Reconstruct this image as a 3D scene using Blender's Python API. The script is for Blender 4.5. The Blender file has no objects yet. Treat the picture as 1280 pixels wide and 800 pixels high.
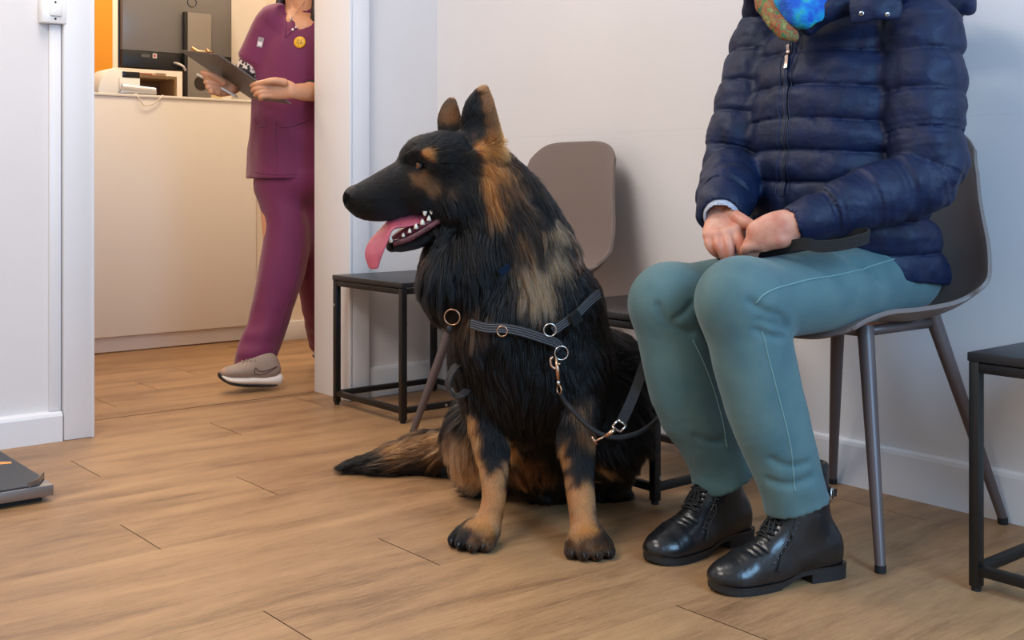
import bpy, bmesh, math, random
import numpy as np
from mathutils import Vector, Matrix, kdtree

# ------------------------------------------------------------------ camera, world, lights, exposure
SC = bpy.context.scene
COL = SC.collection
H, FPX, HZ = 0.72, 1444.0, 229.0            # eye height, focal length in pixels, horizon row (1280x800 frame)
YAW = math.radians(39.4)
FWD = Vector((math.sin(YAW), math.cos(YAW), 0)); RGT = Vector((math.cos(YAW), -math.sin(YAW), 0)); UP = Vector((0, 0, 1))

cam_d = bpy.data.cameras.new('camera'); cam = bpy.data.objects.new('camera', cam_d); COL.objects.link(cam)
cam.location = (0, 0, H); cam.rotation_euler = (math.pi / 2, 0, -YAW)
cam_d.sensor_fit = 'HORIZONTAL'; cam_d.sensor_width = 36.0; cam_d.lens = 36.0 * FPX / 1280.0
cam_d.shift_y = -(400 - HZ) / 1280.0; cam_d.clip_start = 0.05
SC.camera = cam

world = bpy.data.worlds.new('world'); SC.world = world; world.use_nodes = True
bg = world.node_tree.nodes['Background']; bg.inputs['Color'].default_value = (0.86, 0.93, 1.0, 1); bg.inputs['Strength'].default_value = 0.42

def area(name, loc, target, sx, sy, power, color):
    d = bpy.data.lights.new(name, 'AREA'); d.shape = 'RECTANGLE'; d.size = sx; d.size_y = sy; d.energy = power; d.color = color
    o = bpy.data.objects.new(name, d); COL.objects.link(o); o.location = loc
    o.rotation_euler = (Vector(target) - Vector(loc)).to_track_quat('-Z', 'Y').to_euler()
    return o
area('ceiling_panel_light', (0.9, 2.5, 2.5), (1.0, 2.5, 0), 1.2, 0.6, 19, (1.0, 0.91, 0.84))
area('ceiling_panel_light', (-0.6, 1.5, 2.5), (0.2, 1.8, 0), 1.2, 0.6, 29, (1.0, 0.93, 0.88))
area('reception_ceiling_light', (1.9, 4.25, 2.5), (1.9, 4.25, 0), 1.2, 0.4, 18, (1.0, 0.80, 0.54))
area('reception_ceiling_light', (2.3, 5.4, 2.5), (2.3, 5.5, 0), 1.2, 0.4, 20, (1.0, 0.88, 0.72))
area('window_daylight', (1.35, -0.75, 1.4), (2.38, 0.75, 0.8), 0.9, 1.3, 40, (0.32, 0.62, 1.0))

vs = SC.view_settings
vs.view_transform = 'Standard'; vs.look = 'None'; vs.gamma = 1.0; vs.use_curve_mapping = False; vs.exposure = 0.46

# ------------------------------------------------------------------ helpers
def P(px, py, Y):                               # a point of the place seen at that spot of the photograph, Y metres away
    return FWD * Y + RGT * ((px - 640.0) / FPX * Y) + UP * (H + (HZ - py) * Y / FPX)
def PA(px, py, Y): return np.array(P(px, py, Y))
def proj(v):
    Y = v[0] * FWD.x + v[1] * FWD.y; X = v[0] * RGT.x + v[1] * RGT.y
    return 640 + X / Y * FPX, HZ - (v[2] - H) / Y * FPX, Y

def srgb(r, g, b):
    f = lambda c: (c / 255 / 12.92) if c / 255 <= 0.04045 else ((c / 255 + 0.055) / 1.055) ** 2.4
    return (f(r), f(g), f(b), 1.0)

def mat(name, col, rough=0.5, metal=0.0, bump=0.0, bscale=200.0, var=0.0, vscale=8.0, sheen=0.0, attr=None, stretch=(1, 1, 1), spec=0.5, sss=0.0, vcol=None):
    m = bpy.data.materials.new(name); m.use_nodes = True
    nt = m.node_tree; b = nt.nodes['Principled BSDF']
    b.inputs['Roughness'].default_value = rough; b.inputs['Metallic'].default_value = metal
    b.inputs['Specular IOR Level'].default_value = spec
    if sheen: b.inputs['Sheen Weight'].default_value = sheen; b.inputs['Sheen Roughness'].default_value = 0.5
    if sss:
        b.inputs['Subsurface Weight'].default_value = sss; b.inputs['Subsurface Radius'].default_value = (0.012, 0.004, 0.002); b.inputs['Subsurface Scale'].default_value = 0.5
    b.inputs['Base Color'].default_value = col
    tc = nt.nodes.new('ShaderNodeTexCoord')
    mp = nt.nodes.new('ShaderNodeMapping'); mp.inputs['Scale'].default_value = stretch
    nt.links.new(tc.outputs['Object'], mp.inputs['Vector'])
    src = None
    if attr:
        a = nt.nodes.new('ShaderNodeAttribute'); a.attribute_name = attr; src = a.outputs['Color']
        nt.links.new(src, b.inputs['Base Color'])
    if var:
        n = nt.nodes.new('ShaderNodeTexNoise'); n.inputs['Scale'].default_value = vscale; n.inputs['Detail'].default_value = 6
        nt.links.new(mp.outputs[0], n.inputs['Vector'])
        mx = nt.nodes.new('ShaderNodeMix'); mx.data_type = 'RGBA'; mx.blend_type = 'MIX'
        rp = nt.nodes.new('ShaderNodeMapRange'); rp.inputs[1].default_value = 0.3; rp.inputs[2].default_value = 0.7
        nt.links.new(n.outputs['Fac'], rp.inputs[0]); nt.links.new(rp.outputs[0], mx.inputs['Factor'])
        v2 = vcol or tuple(c * (1 - var) for c in col[:3]) + (1,)
        mx.inputs[6].default_value = col; mx.inputs[7].default_value = v2
        if src: 
            mx.blend_type = 'MULTIPLY'; nt.links.new(src, mx.inputs[6]); mx.inputs[7].default_value = (1 - var,) * 3 + (1,)
        nt.links.new(mx.outputs[2], b.inputs['Base Color'])
    if bump:
        n2 = nt.nodes.new('ShaderNodeTexNoise'); n2.inputs['Scale'].default_value = bscale; n2.inputs['Detail'].default_value = 4
        nt.links.new(mp.outputs[0], n2.inputs['Vector'])
        bp = nt.nodes.new('ShaderNodeBump'); bp.inputs['Strength'].default_value = bump; bp.inputs['Distance'].default_value = 0.004
        nt.links.new(n2.outputs['Fac'], bp.inputs['Height']); nt.links.new(bp.outputs[0], b.inputs['Normal'])
    return m

def link(name, me, m, parent=None, smooth=False):
    o = bpy.data.objects.new(name, me); COL.objects.link(o)
    for k in (m if isinstance(m, (list, tuple)) else [m]): me.materials.append(k)
    if smooth: me.polygons.foreach_set('use_smooth', [True] * len(me.polygons))
    if parent is not None:
        o.parent = parent; o.matrix_parent_inverse = parent.matrix_basis.inverted()
    return o
def obj(name, bm, m, parent=None, smooth=False, bevel=0.0, segs=2):
    if bevel:
        es = [e for e in bm.edges if len(e.link_faces) == 2 and e.calc_face_angle() > 0.6]
        bmesh.ops.bevel(bm, geom=es, offset=bevel, segments=segs, profile=0.5, affect='EDGES')
    me = bpy.data.meshes.new(name); bm.normal_update(); bm.to_mesh(me); bm.free()
    o = link(name, me, m, parent, smooth)
    if bevel and not smooth:
        me.polygons.foreach_set('use_smooth', [True] * len(me.polygons)); me.set_sharp_from_angle(angle=0.7)
    return o
def tag(o, label, cat, group=None):
    o['label'] = label; o['category'] = cat
    if group: o['group'] = group
    return o
def thing(name, label, cat, loc=(0, 0, 0), group=None):
    o = bpy.data.objects.new(name, None); COL.objects.link(o); o.location = loc; o.empty_display_size = 0.05
    bpy.context.view_layer.update()
    return tag(o, label, cat, group)
def struct(o): o['kind'] = 'structure'; return o

def box(bm, x0, x1, y0, y1, z0, z1):
    r = bmesh.ops.create_cube(bm, size=1.0)
    bmesh.ops.transform(bm, verts=r['verts'], matrix=Matrix.Translation(((x0 + x1) / 2, (y0 + y1) / 2, (z0 + z1) / 2)) @ Matrix.Diagonal((x1 - x0, y1 - y0, z1 - z0, 1)))
    return r['verts']
def boxm(name, x0, x1, y0, y1, z0, z1, m, parent=None, bevel=0.0):
    bm = bmesh.new(); box(bm, x0, x1, y0, y1, z0, z1); return obj(name, bm, m, parent, bevel=bevel)
def tube(bm, pts, rad, n=10, caps=True, flat=None, side=None):
    """sweep along pts; rad scalar or list; flat=(w,t) sweeps a flat strap whose width runs along side"""
    pts = [Vector(p) for p in pts]; N = len(pts); rings = []
    prev = None
    for i, p in enumerate(pts):
        d = (pts[min(i + 1, N - 1)] - pts[max(i - 1, 0)]).normalized()
        if side is not None:
            s = side[i] if isinstance(side, list) else side
            a = Vector(s) - d * d.dot(Vector(s))
        elif prev is None:
            a = d.orthogonal()
        else:
            a = prev - d * prev.dot(d)
        a.normalize(); prev = a; b = d.cross(a)
        r = rad[i] if isinstance(rad, (list, tuple)) else rad
        ring = []
        if flat:
            w, t = flat
            for (u, v) in ((-w, -t), (w, -t), (w, t), (-w, t)): ring.append(bm.verts.new(p + a * u / 2 + b * v / 2))
        else:
            for k in range(n):
                an = 2 * math.pi * k / n; ring.append(bm.verts.new(p + (a * math.cos(an) + b * math.sin(an)) * r))
        rings.append(ring)
    m = len(rings[0])
    for i in range(N - 1):
        for k in range(m): bm.faces.new((rings[i][k], rings[i][(k + 1) % m], rings[i + 1][(k + 1) % m], rings[i + 1][k]))
    if caps:
        bm.faces.new(rings[0][::-1]); bm.faces.new(rings[-1])
    return rings
def spline(pts, n=8, closed=False):
    pts = [np.array(p, float) for p in pts]; out = []
    m = len(pts)
    for i in range(m if closed else m - 1):
        g = (lambda j: pts[j % m]) if closed else (lambda j: pts[min(max(j, 0), m - 1)])
        p0, p1, p2, p3 = g(i - 1), g(i), g(i + 1), g(i + 2)
        for k in range(n):
            t = k / n
            out.append(0.5 * ((2 * p1) + (-p0 + p2) * t + (2 * p0 - 5 * p1 + 4 * p2 - p3) * t * t + (-p0 + 3 * p1 - 3 * p2 + p3) * t ** 3))
    if not closed: out.append(pts[-1])
    return out
def ring(bm, c, axis, R, r, n=28, m=8):
    axis = Vector(axis).normalized(); a = axis.orthogonal().normalized(); b = axis.cross(a)
    pts = [Vector(c) + (a * math.cos(2 * math.pi * i / n) + b * math.sin(2 * math.pi * i / n)) * R for i in range(n)]
    rs = []
    for i, p in enumerate(pts):
        d = (p - Vector(c)).normalized()
        rs.append([bm.verts.new(p + (d * math.cos(2 * math.pi * k / m) + axis * math.sin(2 * math.pi * k / m)) * r) for k in range(m)])
    for i in range(n):
        for k in range(m): bm.faces.new((rs[i][k], rs[i][(k + 1) % m], rs[(i + 1) % n][(k + 1) % m], rs[(i + 1) % n][k]))
def ellipsoid(bm, c, rx, ry, rz, rot=None, seg=16):
    r = bmesh.ops.create_uvsphere(bm, u_segments=seg, v_segments=max(6, seg // 2), radius=1.0)
    M = Matrix.Translation(Vector(c)) @ (rot.to_4x4() if rot else Matrix.Identity(4)) @ Matrix.Diagonal((rx, ry, rz, 1))
    bmesh.ops.transform(bm, verts=r['verts'], matrix=M); return r['verts']
def cyl(bm, p0, p1, r0, r1=None, n=16): return tube(bm, [p0, p1], [r0, r1 if r1 is not None else r0], n)

# ------------------------------------------------------------------ signed distance modelling
class SDF:
    def __init__(s, lo, hi, vox):
        s.lo = np.array(lo, np.float32); s.v = float(vox)
        s.n = np.maximum(4, np.ceil((np.array(hi) - np.array(lo)) / vox).astype(int) + 1)
        s.D = np.full(tuple(s.n), 1.0, np.float32)
    def block(s, lo, hi):
        i0 = np.clip(np.floor((np.array(lo) - s.lo) / s.v).astype(int), 0, s.n - 1)
        i1 = np.clip(np.ceil((np.array(hi) - s.lo) / s.v).astype(int) + 1, 1, s.n)
        if np.any(i1 <= i0): return None, None
        ax = [s.lo[k] + s.v * np.arange(i0[k], i1[k], dtype=np.float32) for k in range(3)]
        return tuple(slice(i0[k], i1[k]) for k in range(3)), (ax[0][:, None, None], ax[1][None, :, None], ax[2][None, None, :])
    def mix(s, sl, d, k, op):
        A = s.D[sl]
        if op == 'add':
            if k > 0:
                h = np.maximum(k - np.abs(A - d), 0) / k; s.D[sl] = np.minimum(A, d) - h * h * k * 0.25
            else: s.D[sl] = np.minimum(A, d)
        else:
            d = -d
            if k > 0:
                h = np.maximum(k - np.abs(A - d), 0) / k; s.D[sl] = np.maximum(A, d) + h * h * k * 0.25
            else: s.D[sl] = np.maximum(A, d)
    def ell(s, c, r, axes=None, k=0.02, op='add'):
        c = np.array(c, np.float32); r = np.array(r if np.ndim(r) else (r, r, r), np.float32)
        m = r.max() + k + 3 * s.v
        sl, g = s.block(c - m, c + m)
        if sl is None: return s
        q = [g[i] - c[i] for i in range(3)]
        if axes is not None:
            A = [np.array(a, np.float32) / np.linalg.norm(a) for a in axes]
            q = [q[0] * a[0] + q[1] * a[1] + q[2] * a[2] for a in A]
        k0 = np.sqrt((q[0] / r[0]) ** 2 + (q[1] / r[1]) ** 2 + (q[2] / r[2]) ** 2)
        k1 = np.sqrt((q[0] / r[0] ** 2) ** 2 + (q[1] / r[1] ** 2) ** 2 + (q[2] / r[2] ** 2) ** 2)
        s.mix(sl, k0 * (k0 - 1) / np.maximum(k1, 1e-6), k, op); return s
    def tube(s, pts, ra, rb=None, side=None, k=0.02, op='add', n=6, mod=None, flatend=False):
        """smooth tapered tube; ra along side, rb across it"""
        rb = ra if rb is None else rb
        m_ = len(pts)
        ra = [ra] * m_ if np.isscalar(ra) else ra; rb = [rb] * m_ if np.isscalar(rb) else rb
        full = [np.concatenate([np.array(p, float), [a, b]]) for p, a, b in zip(pts, ra, rb)]
        if side is not None and np.ndim(side) == 2: full = [np.concatenate([f, np.array(sd, float)]) for f, sd in zip(full, side)]
        f = np.array(spline(full, n)) if m_ > 2 or n > 1 else np.array(full)
        pp = f[:, :3]; A = np.maximum(f[:, 3], 1e-4); B = np.maximum(f[:, 4], 1e-4)
        R = np.maximum(A, B); pad = R.max() + k + 4 * s.v + 0.02
        sl, g = s.block(pp.min(0) - pad, pp.max(0) + pad)
        if sl is None: return s
        best = None; bs = None
        seg = np.linalg.norm(np.diff(pp, axis=0), axis=1); cum = np.concatenate([[0], np.cumsum(seg)]); tot = cum[-1]
        for i in range(len(pp) - 1):
            L = seg[i]
            if L < 1e-6: continue
            lo = np.minimum(pp[i], pp[i + 1]) - pad; hi = np.maximum(pp[i], pp[i + 1]) + pad
            ss, gg = s.block(lo, hi)
            if ss is None: continue
            if best is None:
                shp = tuple(x.stop - x.start for x in sl); best = np.full(shp, 1.0, np.float32); bs = np.zeros(shp, np.float32)
            lsl = tuple(slice(ss[q].start - sl[q].start, ss[q].stop - sl[q].start) for q in range(3))
            d = (pp[i + 1] - pp[i]) / L
            if side is None: a = np.cross(d, [0.123, 0.456, 0.881])
            else:
                a = f[i, 5:8] if np.ndim(side) == 2 else np.array(side, float)
                a = a - d * np.dot(a, d)
            a = a / max(np.linalg.norm(a), 1e-6); b = np.cross(d, a)
            q = [gg[j] - np.float32(pp[i][j]) for j in range(3)]
            w = q[0] * d[0] + q[1] * d[1] + q[2] * d[2]
            t = np.clip(w / L, 0, 1).astype(np.float32)
            u = q[0] * a[0] + q[1] * a[1] + q[2] * a[2]; v = q[0] * b[0] + q[1] * b[1] + q[2] * b[2]
            w = w - t * L
            aa = A[i] + (A[i + 1] - A[i]) * t; ab = B[i] + (B[i + 1] - B[i]) * t; mn = np.minimum(aa, ab)
            if flatend and (i == 0 or i == len(pp) - 2): w = w * 3.0
            dd = (np.sqrt((u / aa) ** 2 + (v / ab) ** 2 + (w / mn) ** 2) - 1) * mn
            cb = best[lsl]; less = dd < cb
            best[lsl] = np.where(less, dd, cb); bs[lsl] = np.where(less, (cum[i] + t * L) / tot, bs[lsl])
        if best is None: return s
        if mod is not None: best = best - mod(bs, g, tot).astype(np.float32)
        s.mix(sl, best, k, op); return s
    def at(s, p):
        p = (np.atleast_2d(np.array(p, np.float32)) - s.lo) / s.v
        i = np.clip(np.floor(p).astype(int), 0, s.n - 2); f = np.clip(p - i, 0, 1); out = 0
        for dx in (0, 1):
            for dy in (0, 1):
                for dz in (0, 1):
                    w = (f[:, 0] if dx else 1 - f[:, 0]) * (f[:, 1] if dy else 1 - f[:, 1]) * (f[:, 2] if dz else 1 - f[:, 2])
                    out = out + w * s.D[i[:, 0] + dx, i[:, 1] + dy, i[:, 2] + dz]
        return out
    def grad(s, p):
        p = np.atleast_2d(np.array(p, np.float32)); e = s.v; g = np.zeros_like(p)
        for k in range(3):
            o = np.zeros(3, np.float32); o[k] = e; g[:, k] = s.at(p + o) - s.at(p - o)
        return g / np.maximum(np.linalg.norm(g, axis=1, keepdims=True), 1e-9)
    def hit(s, px, py, y0, y1, off=0.0):       # first point of the solid seen at that spot of the photograph
        Y = np.arange(y0, y1, s.v * 0.5); pts = np.array([PA(px, py, y) for y in Y]); d = s.at(pts) - off
        i = np.where(d < 0)[0]
        return pts[i[0]] if len(i) else PA(px, py, (y0 + y1) / 2)
    def push(s, p, off=0.0, it=6):             # slide points onto the surface
        p = np.atleast_2d(np.array(p, np.float32)).copy()
        for _ in range(it): p = p - s.grad(p) * (s.at(p) - off)[:, None]
        return p
    def nets(s, smooth=2):
        D = s.D; S = D < 0
        c = np.zeros(tuple(s.n - 1), np.uint8)
        for dx in (0, 1):
            for dy in (0, 1):
                for dz in (0, 1): c += S[dx:s.n[0] - 1 + dx, dy:s.n[1] - 1 + dy, dz:s.n[2] - 1 + dz]
        cells = np.argwhere((c > 0) & (c < 8)); idx = np.full(c.shape, -1, np.int32); idx[tuple(cells.T)] = np.arange(len(cells))
        acc = np.zeros((len(cells), 3), np.float64); cnt = np.zeros(len(cells))
        cor = [(0, 0, 0), (1, 0, 0), (0, 1, 0), (1, 1, 0), (0, 0, 1), (1, 0, 1), (0, 1, 1), (1, 1, 1)]
        val = [D[cells[:, 0] + o[0], cells[:, 1] + o[1], cells[:, 2] + o[2]] for o in cor]
        for a in range(8):
            for b in range(a + 1, 8):
                if sum(abs(cor[a][q] - cor[b][q]) for q in range(3)) != 1: continue
                m = (val[a] < 0) != (val[b] < 0); t = val[a][m] / (val[a][m] - val[b][m])
                acc[m] += np.array(cor[a]) + t[:, None] * (np.array(cor[b]) - np.array(cor[a])); cnt[m] += 1
        V = s.lo + (cells + acc / cnt[:, None]) * s.v
        F = []
        for ax in range(3):
            sh = [slice(None)] * 3; sh2 = [slice(None)] * 3; sh[ax] = slice(0, -1); sh2[ax] = slice(1, None)
            A = S[tuple(sh)]; B = S[tuple(sh2)]
            e = np.argwhere(A != B); o1, o2 = [q for q in range(3) if q != ax]
            e = e[(e[:, o1] > 0) & (e[:, o2] > 0) & (e[:, o1] < s.n[o1] - 1) & (e[:, o2] < s.n[o2] - 1)]
            def ci(d1, d2):
                q = e.copy(); q[:, o1] -= d1; q[:, o2] -= d2; return idx[q[:, 0], q[:, 1], q[:, 2]]
            qd = np.stack([ci(1, 1), ci(0, 1), ci(0, 0), ci(1, 0)], 1)
            fl = A[tuple(e.T)]
            if ax == 1: fl = ~fl
            qd[~fl] = qd[~fl][:, ::-1]
            F.append(qd)
        F = np.concatenate(F); F = F[(F >= 0).all(1)]
        for _ in range(smooth):
            for lam in (0.5, -0.52):
                sm = np.zeros_like(V); ct = np.zeros(len(V))
                for a in range(4):
                    i, j = F[:, a], F[:, (a + 1) % 4]
                    for x in range(3): sm[:, x] += np.bincount(i, V[j, x], len(V)) + np.bincount(j, V[i, x], len(V))
                    ct += np.bincount(i, minlength=len(V)) + np.bincount(j, minlength=len(V))
                V = V + lam * (sm / np.maximum(ct, 1)[:, None] - V)
        return V, F

def vf_mesh(name, V, F, color=None):
    me = bpy.data.meshes.new(name); nv, nf = len(V), len(F); w = F.shape[1]
    me.vertices.add(nv); me.vertices.foreach_set('co', np.ascontiguousarray(V, np.float32).ravel())
    me.loops.add(nf * w); me.loops.foreach_set('vertex_index', np.ascontiguousarray(F, np.int32).ravel())
    me.polygons.add(nf); me.polygons.foreach_set('loop_start', np.arange(0, nf * w, w, dtype=np.int32))
    me.update(calc_edges=True)
    if color is not None:
        at = me.attributes.new('tint', 'FLOAT_COLOR', 'POINT')
        at.data.foreach_set('color', np.concatenate([color, np.ones((nv, 1))], 1).astype(np.float32).ravel())
    me.validate()
    return me
def sdf_obj(name, s, m, parent=None, smooth=2, color=None):
    V, F = s.nets(smooth)
    me = vf_mesh(name, V, F, color(V) if color else None)
    return link(name, me, m, parent, smooth=True)
def vnoise(p, seed=0):                          # smooth value noise, -1..1
    p = np.asarray(p, np.float64); i = np.floor(p).astype(np.int64); f = p - i; f = f * f * (3 - 2 * f); out = 0
    for dx in (0, 1):
        for dy in (0, 1):
            for dz in (0, 1):
                h = ((i[..., 0] + dx) * 73856093 ^ (i[..., 1] + dy) * 19349663 ^ (i[..., 2] + dz) * 83492791 ^ seed * 2654435) & 0xffff
                h = ((h * 1103515245 + 12345) >> 3) & 0xffff
                w = (f[..., 0] if dx else 1 - f[..., 0]) * (f[..., 1] if dy else 1 - f[..., 1]) * (f[..., 2] if dz else 1 - f[..., 2])
                out = out + w * (h / 32767.5 - 1)
    return out
def gridp(g):
    return np.stack(np.broadcast_arrays(g[0], g[1], g[2]), -1)
# ------------------------------------------------------------------ the setting
random.seed(4)
M = {}
M['wall'] = mat('wall_paint', srgb(226, 222, 221), 0.6, bump=0.06, bscale=60, var=0.05, vscale=1.6)
def scuffs(m):
    nt = m.node_tree; b = nt.nodes['Principled BSDF']; src = b.inputs['Base Color'].links[0].from_socket
    tc = nt.nodes.new('ShaderNodeTexCoord'); sp = nt.nodes.new('ShaderNodeSeparateXYZ'); nt.links.new(tc.outputs['Object'], sp.inputs[0])
    n = nt.nodes.new('ShaderNodeTexNoise'); n.inputs['Scale'].default_value = 3.0; n.inputs['Detail'].default_value = 3; nt.links.new(tc.outputs['Object'], n.inputs['Vector'])
    last = None
    for z, w in ((0.868, 0.0022), (0.852, 0.0012)):     # chair backs have rubbed faint lines into the paint
        a = nt.nodes.new('ShaderNodeMath'); a.operation = 'MULTIPLY_ADD'; a.inputs[1].default_value = 0.012; a.inputs[2].default_value = -z - .006; nt.links.new(n.outputs['Fac'], a.inputs[0])
        s = nt.nodes.new('ShaderNodeMath'); s.operation = 'ADD'; nt.links.new(sp.outputs['Z'], s.inputs[0]); nt.links.new(a.outputs[0], s.inputs[1])
        ab = nt.nodes.new('ShaderNodeMath'); ab.operation = 'ABSOLUTE'; nt.links.new(s.outputs[0], ab.inputs[0])
        r = nt.nodes.new('ShaderNodeMapRange'); r.inputs[1].default_value = 0; r.inputs[2].default_value = w; r.inputs[3].default_value = .16; r.inputs[4].default_value = 0; nt.links.new(ab.outputs[0], r.inputs[0])
        g = nt.nodes.new('ShaderNodeMath'); g.operation = 'MULTIPLY'; nt.links.new(r.outputs[0], g.inputs[0]); nt.links.new(n.outputs['Fac'], g.inputs[1])
        if last is None: last = g.outputs[0]
        else:
            q = nt.nodes.new('ShaderNodeMath'); q.operation = 'ADD'; nt.links.new(last, q.inputs[0]); nt.links.new(g.outputs[0], q.inputs[1]); last = q.outputs[0]
    mx = nt.nodes.new('ShaderNodeMix'); mx.data_type = 'RGBA'; nt.links.new(last, mx.inputs['Factor']); nt.links.new(src, mx.inputs[6]); mx.inputs[7].default_value = srgb(120, 112, 108); nt.links.new(mx.outputs[2], b.inputs['Base Color'])
M['wall_scuffed'] = M['wall'].copy(); scuffs(M['wall_scuffed'])
M['trim'] = mat('trim_paint', srgb(232, 231, 233), 0.42, bump=0.04, bscale=30, var=0.03, vscale=3)
M['cream'] = mat('reception_wall_paint', srgb(236, 222, 205), 0.6, bump=0.05, bscale=60)
M['ceil'] = mat('ceiling_paint', srgb(240, 240, 238), 0.8)
M['orange'] = mat('orange_paint', srgb(218, 140, 18), 0.6, bump=0.05, bscale=50)
M['black_steel'] = mat('black_powder_coat', srgb(15, 14, 15), 0.42, bump=0.1, bscale=400)
M['table_top'] = mat('black_table_top', srgb(34, 33, 36), 0.36, bump=0.08, bscale=300)
M['screw'] = mat('bright_screw', srgb(200, 200, 200), 0.3, 0.9)
M['shell'] = mat('taupe_plastic', srgb(114, 100, 94), 0.48, bump=0.05, bscale=500)
M['leg'] = mat('taupe_metal', srgb(96, 82, 80), 0.4, 0.2)
M['rubber'] = mat('black_rubber', srgb(14, 14, 15), 0.65)
M['chrome'] = mat('chrome', srgb(215, 210, 205), 0.22, 1.0)
M['brass'] = mat('warm_metal', srgb(200, 160, 130), 0.28, 1.0)

def wood():
    m = bpy.data.materials.new('oak_vinyl_plank'); m.use_nodes = True; nt = m.node_tree; b = nt.nodes['Principled BSDF']
    tc = nt.nodes.new('ShaderNodeTexCoord'); at = nt.nodes.new('ShaderNodeAttribute'); at.attribute_name = 'tint'
    sep = nt.nodes.new('ShaderNodeSeparateColor'); nt.links.new(at.outputs['Color'], sep.inputs[0])
    off = nt.nodes.new('ShaderNodeVectorMath'); off.operation = 'MULTIPLY_ADD'
    nt.links.new(at.outputs['Color'], off.inputs[0]); off.inputs[1].default_value = (37, 91, 13); nt.links.new(tc.outputs['Object'], off.inputs[2])
    def noise(scale, sx, sy, det, rough=0.6, dist=0.0):
        mp = nt.nodes.new('ShaderNodeMapping'); mp.inputs['Scale'].default_value = (sx, sy, 1); nt.links.new(off.outputs[0], mp.inputs['Vector'])
        n = nt.nodes.new('ShaderNodeTexNoise'); n.inputs['Scale'].default_value = scale; n.inputs['Detail'].default_value = det
        n.inputs['Roughness'].default_value = rough; n.inputs['Distortion'].default_value = dist
        nt.links.new(mp.outputs[0], n.inputs['Vector']); return n.outputs['Fac']
    big = noise(2.2, 1.0, 5.0, 4, 0.55, 0.6); grain = noise(16, 1.0, 9.0, 8, 0.7); fine = noise(90, 1.0, 3.0, 4, 0.7)
    rp = nt.nodes.new('ShaderNodeValToRGB'); e = rp.color_ramp.elements
    e[0].position = 0.34; e[0].color = srgb(112, 81, 54); e[1].position = 0.66; e[1].color = srgb(180, 141, 99)
    x = e.new(0.5); x.color = srgb(157, 120, 84)
    s1 = nt.nodes.new('ShaderNodeMath'); s1.operation = 'MULTIPLY'; s1.inputs[1].default_value = 0.50; nt.links.new(big, s1.inputs[0])
    s2 = nt.nodes.new('ShaderNodeMath'); s2.operation = 'MULTIPLY_ADD'; s2.inputs[1].default_value = 0.38; nt.links.new(grain, s2.inputs[0]); nt.links.new(s1.outputs[0], s2.inputs[2])
    s3 = nt.nodes.new('ShaderNodeMath'); s3.operation = 'MULTIPLY_ADD'; s3.inputs[1].default_value = 0.12; nt.links.new(fine, s3.inputs[0]); nt.links.new(s2.outputs[0], s3.inputs[2])
    s4 = nt.nodes.new('ShaderNodeMath'); s4.operation = 'MULTIPLY_ADD'; s4.inputs[1].default_value = 0.03; nt.links.new(sep.outputs[0], s4.inputs[0]); nt.links.new(s3.outputs[0], s4.inputs[2])
    s5 = nt.nodes.new('ShaderNodeMath'); s5.operation = 'SUBTRACT'; s5.inputs[1].default_value = 0.015; nt.links.new(s4.outputs[0], s5.inputs[0])
    nt.links.new(s5.outputs[0], rp.inputs[0]); nt.links.new(rp.outputs[0], b.inputs['Base Color'])
    rr = nt.nodes.new('ShaderNodeMapRange'); rr.inputs[3].default_value = 0.36; rr.inputs[4].default_value = 0.5; nt.links.new(grain, rr.inputs[0]); nt.links.new(rr.outputs[0], b.inputs['Roughness'])
    bp = nt.nodes.new('ShaderNodeBump'); bp.inputs['Strength'].default_value = 0.12; bp.inputs['Distance'].default_value = 0.002
    nt.links.new(s3.outputs[0], bp.inputs['Height']); nt.links.new(bp.outputs[0], b.inputs['Normal'])
    b.inputs['Specular IOR Level'].default_value = 0.35
    return m
M['wood'] = wood(); M['gap'] = mat('plank_gap', srgb(70, 46, 28), 0.8)

def build_floor():
    pitch = 0.2125; y00 = 1.769; L = 1.9
    seam = {0: 1.277, -1: 0.911, -2: 0.35, 1: 0.45, 2: 0.908, 3: 1.276, 4: 0.30, 5: 1.018, 6: 1.50, 7: 1.9, -3: 1.466, -4: 0.6}
    V, F, T, mi = [], [], [], []
    def quad(x0, x1, y0, y1, z, t, m):
        i = len(V); V.extend([(x0, y0, z), (x1, y0, z), (x1, y1, z), (x0, y1, z)]); T.extend([t] * 4); F.append((i, i + 1, i + 2, i + 3)); mi.append(m)
    rnd = random.Random(11)
    r = -16
    while True:
        y0 = y00 + r * pitch; y1 = y0 + pitch
        if y0 > 6.3: break
        s = seam.get(r, rnd.uniform(0, L)); k = math.floor((-2.2 - s) / L)
        while s + k * L < 3.6:
            x0, x1 = s + k * L, s + (k + 1) * L
            t = (rnd.random(), rnd.random(), rnd.random())
            for (a, b) in ((y0, min(y1, 3.511)), (max(y0, 3.517), y1)) if y0 < 3.517 and y1 > 3.511 else ((y0, y1),):
                if b - a > 0.002: quad(x0 + 0.0011, x1 - 0.0011, a + 0.0001, b - 0.0001, 0.0, t, 0)
            k += 1
        r += 1
    quad(-3.4, 4.5, -1.8, 6.4, -0.0015, (0, 0, 0), 1)
    quad(-3.4, 4.5, -1.8, 6.4, -0.06, (0, 0, 0), 1)
    me = vf_mesh('floor', np.array(V), np.array(F), np.array(T)); o = link('floor', me, [M['wood'], M['gap']])
    me.polygons.foreach_set('material_index', mi); return struct(o)
build_floor()
ceil = struct(boxm('ceiling', -2.2, 3.5, -0.4, 6.4, 2.6, 2.65, M['ceil']))

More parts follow.
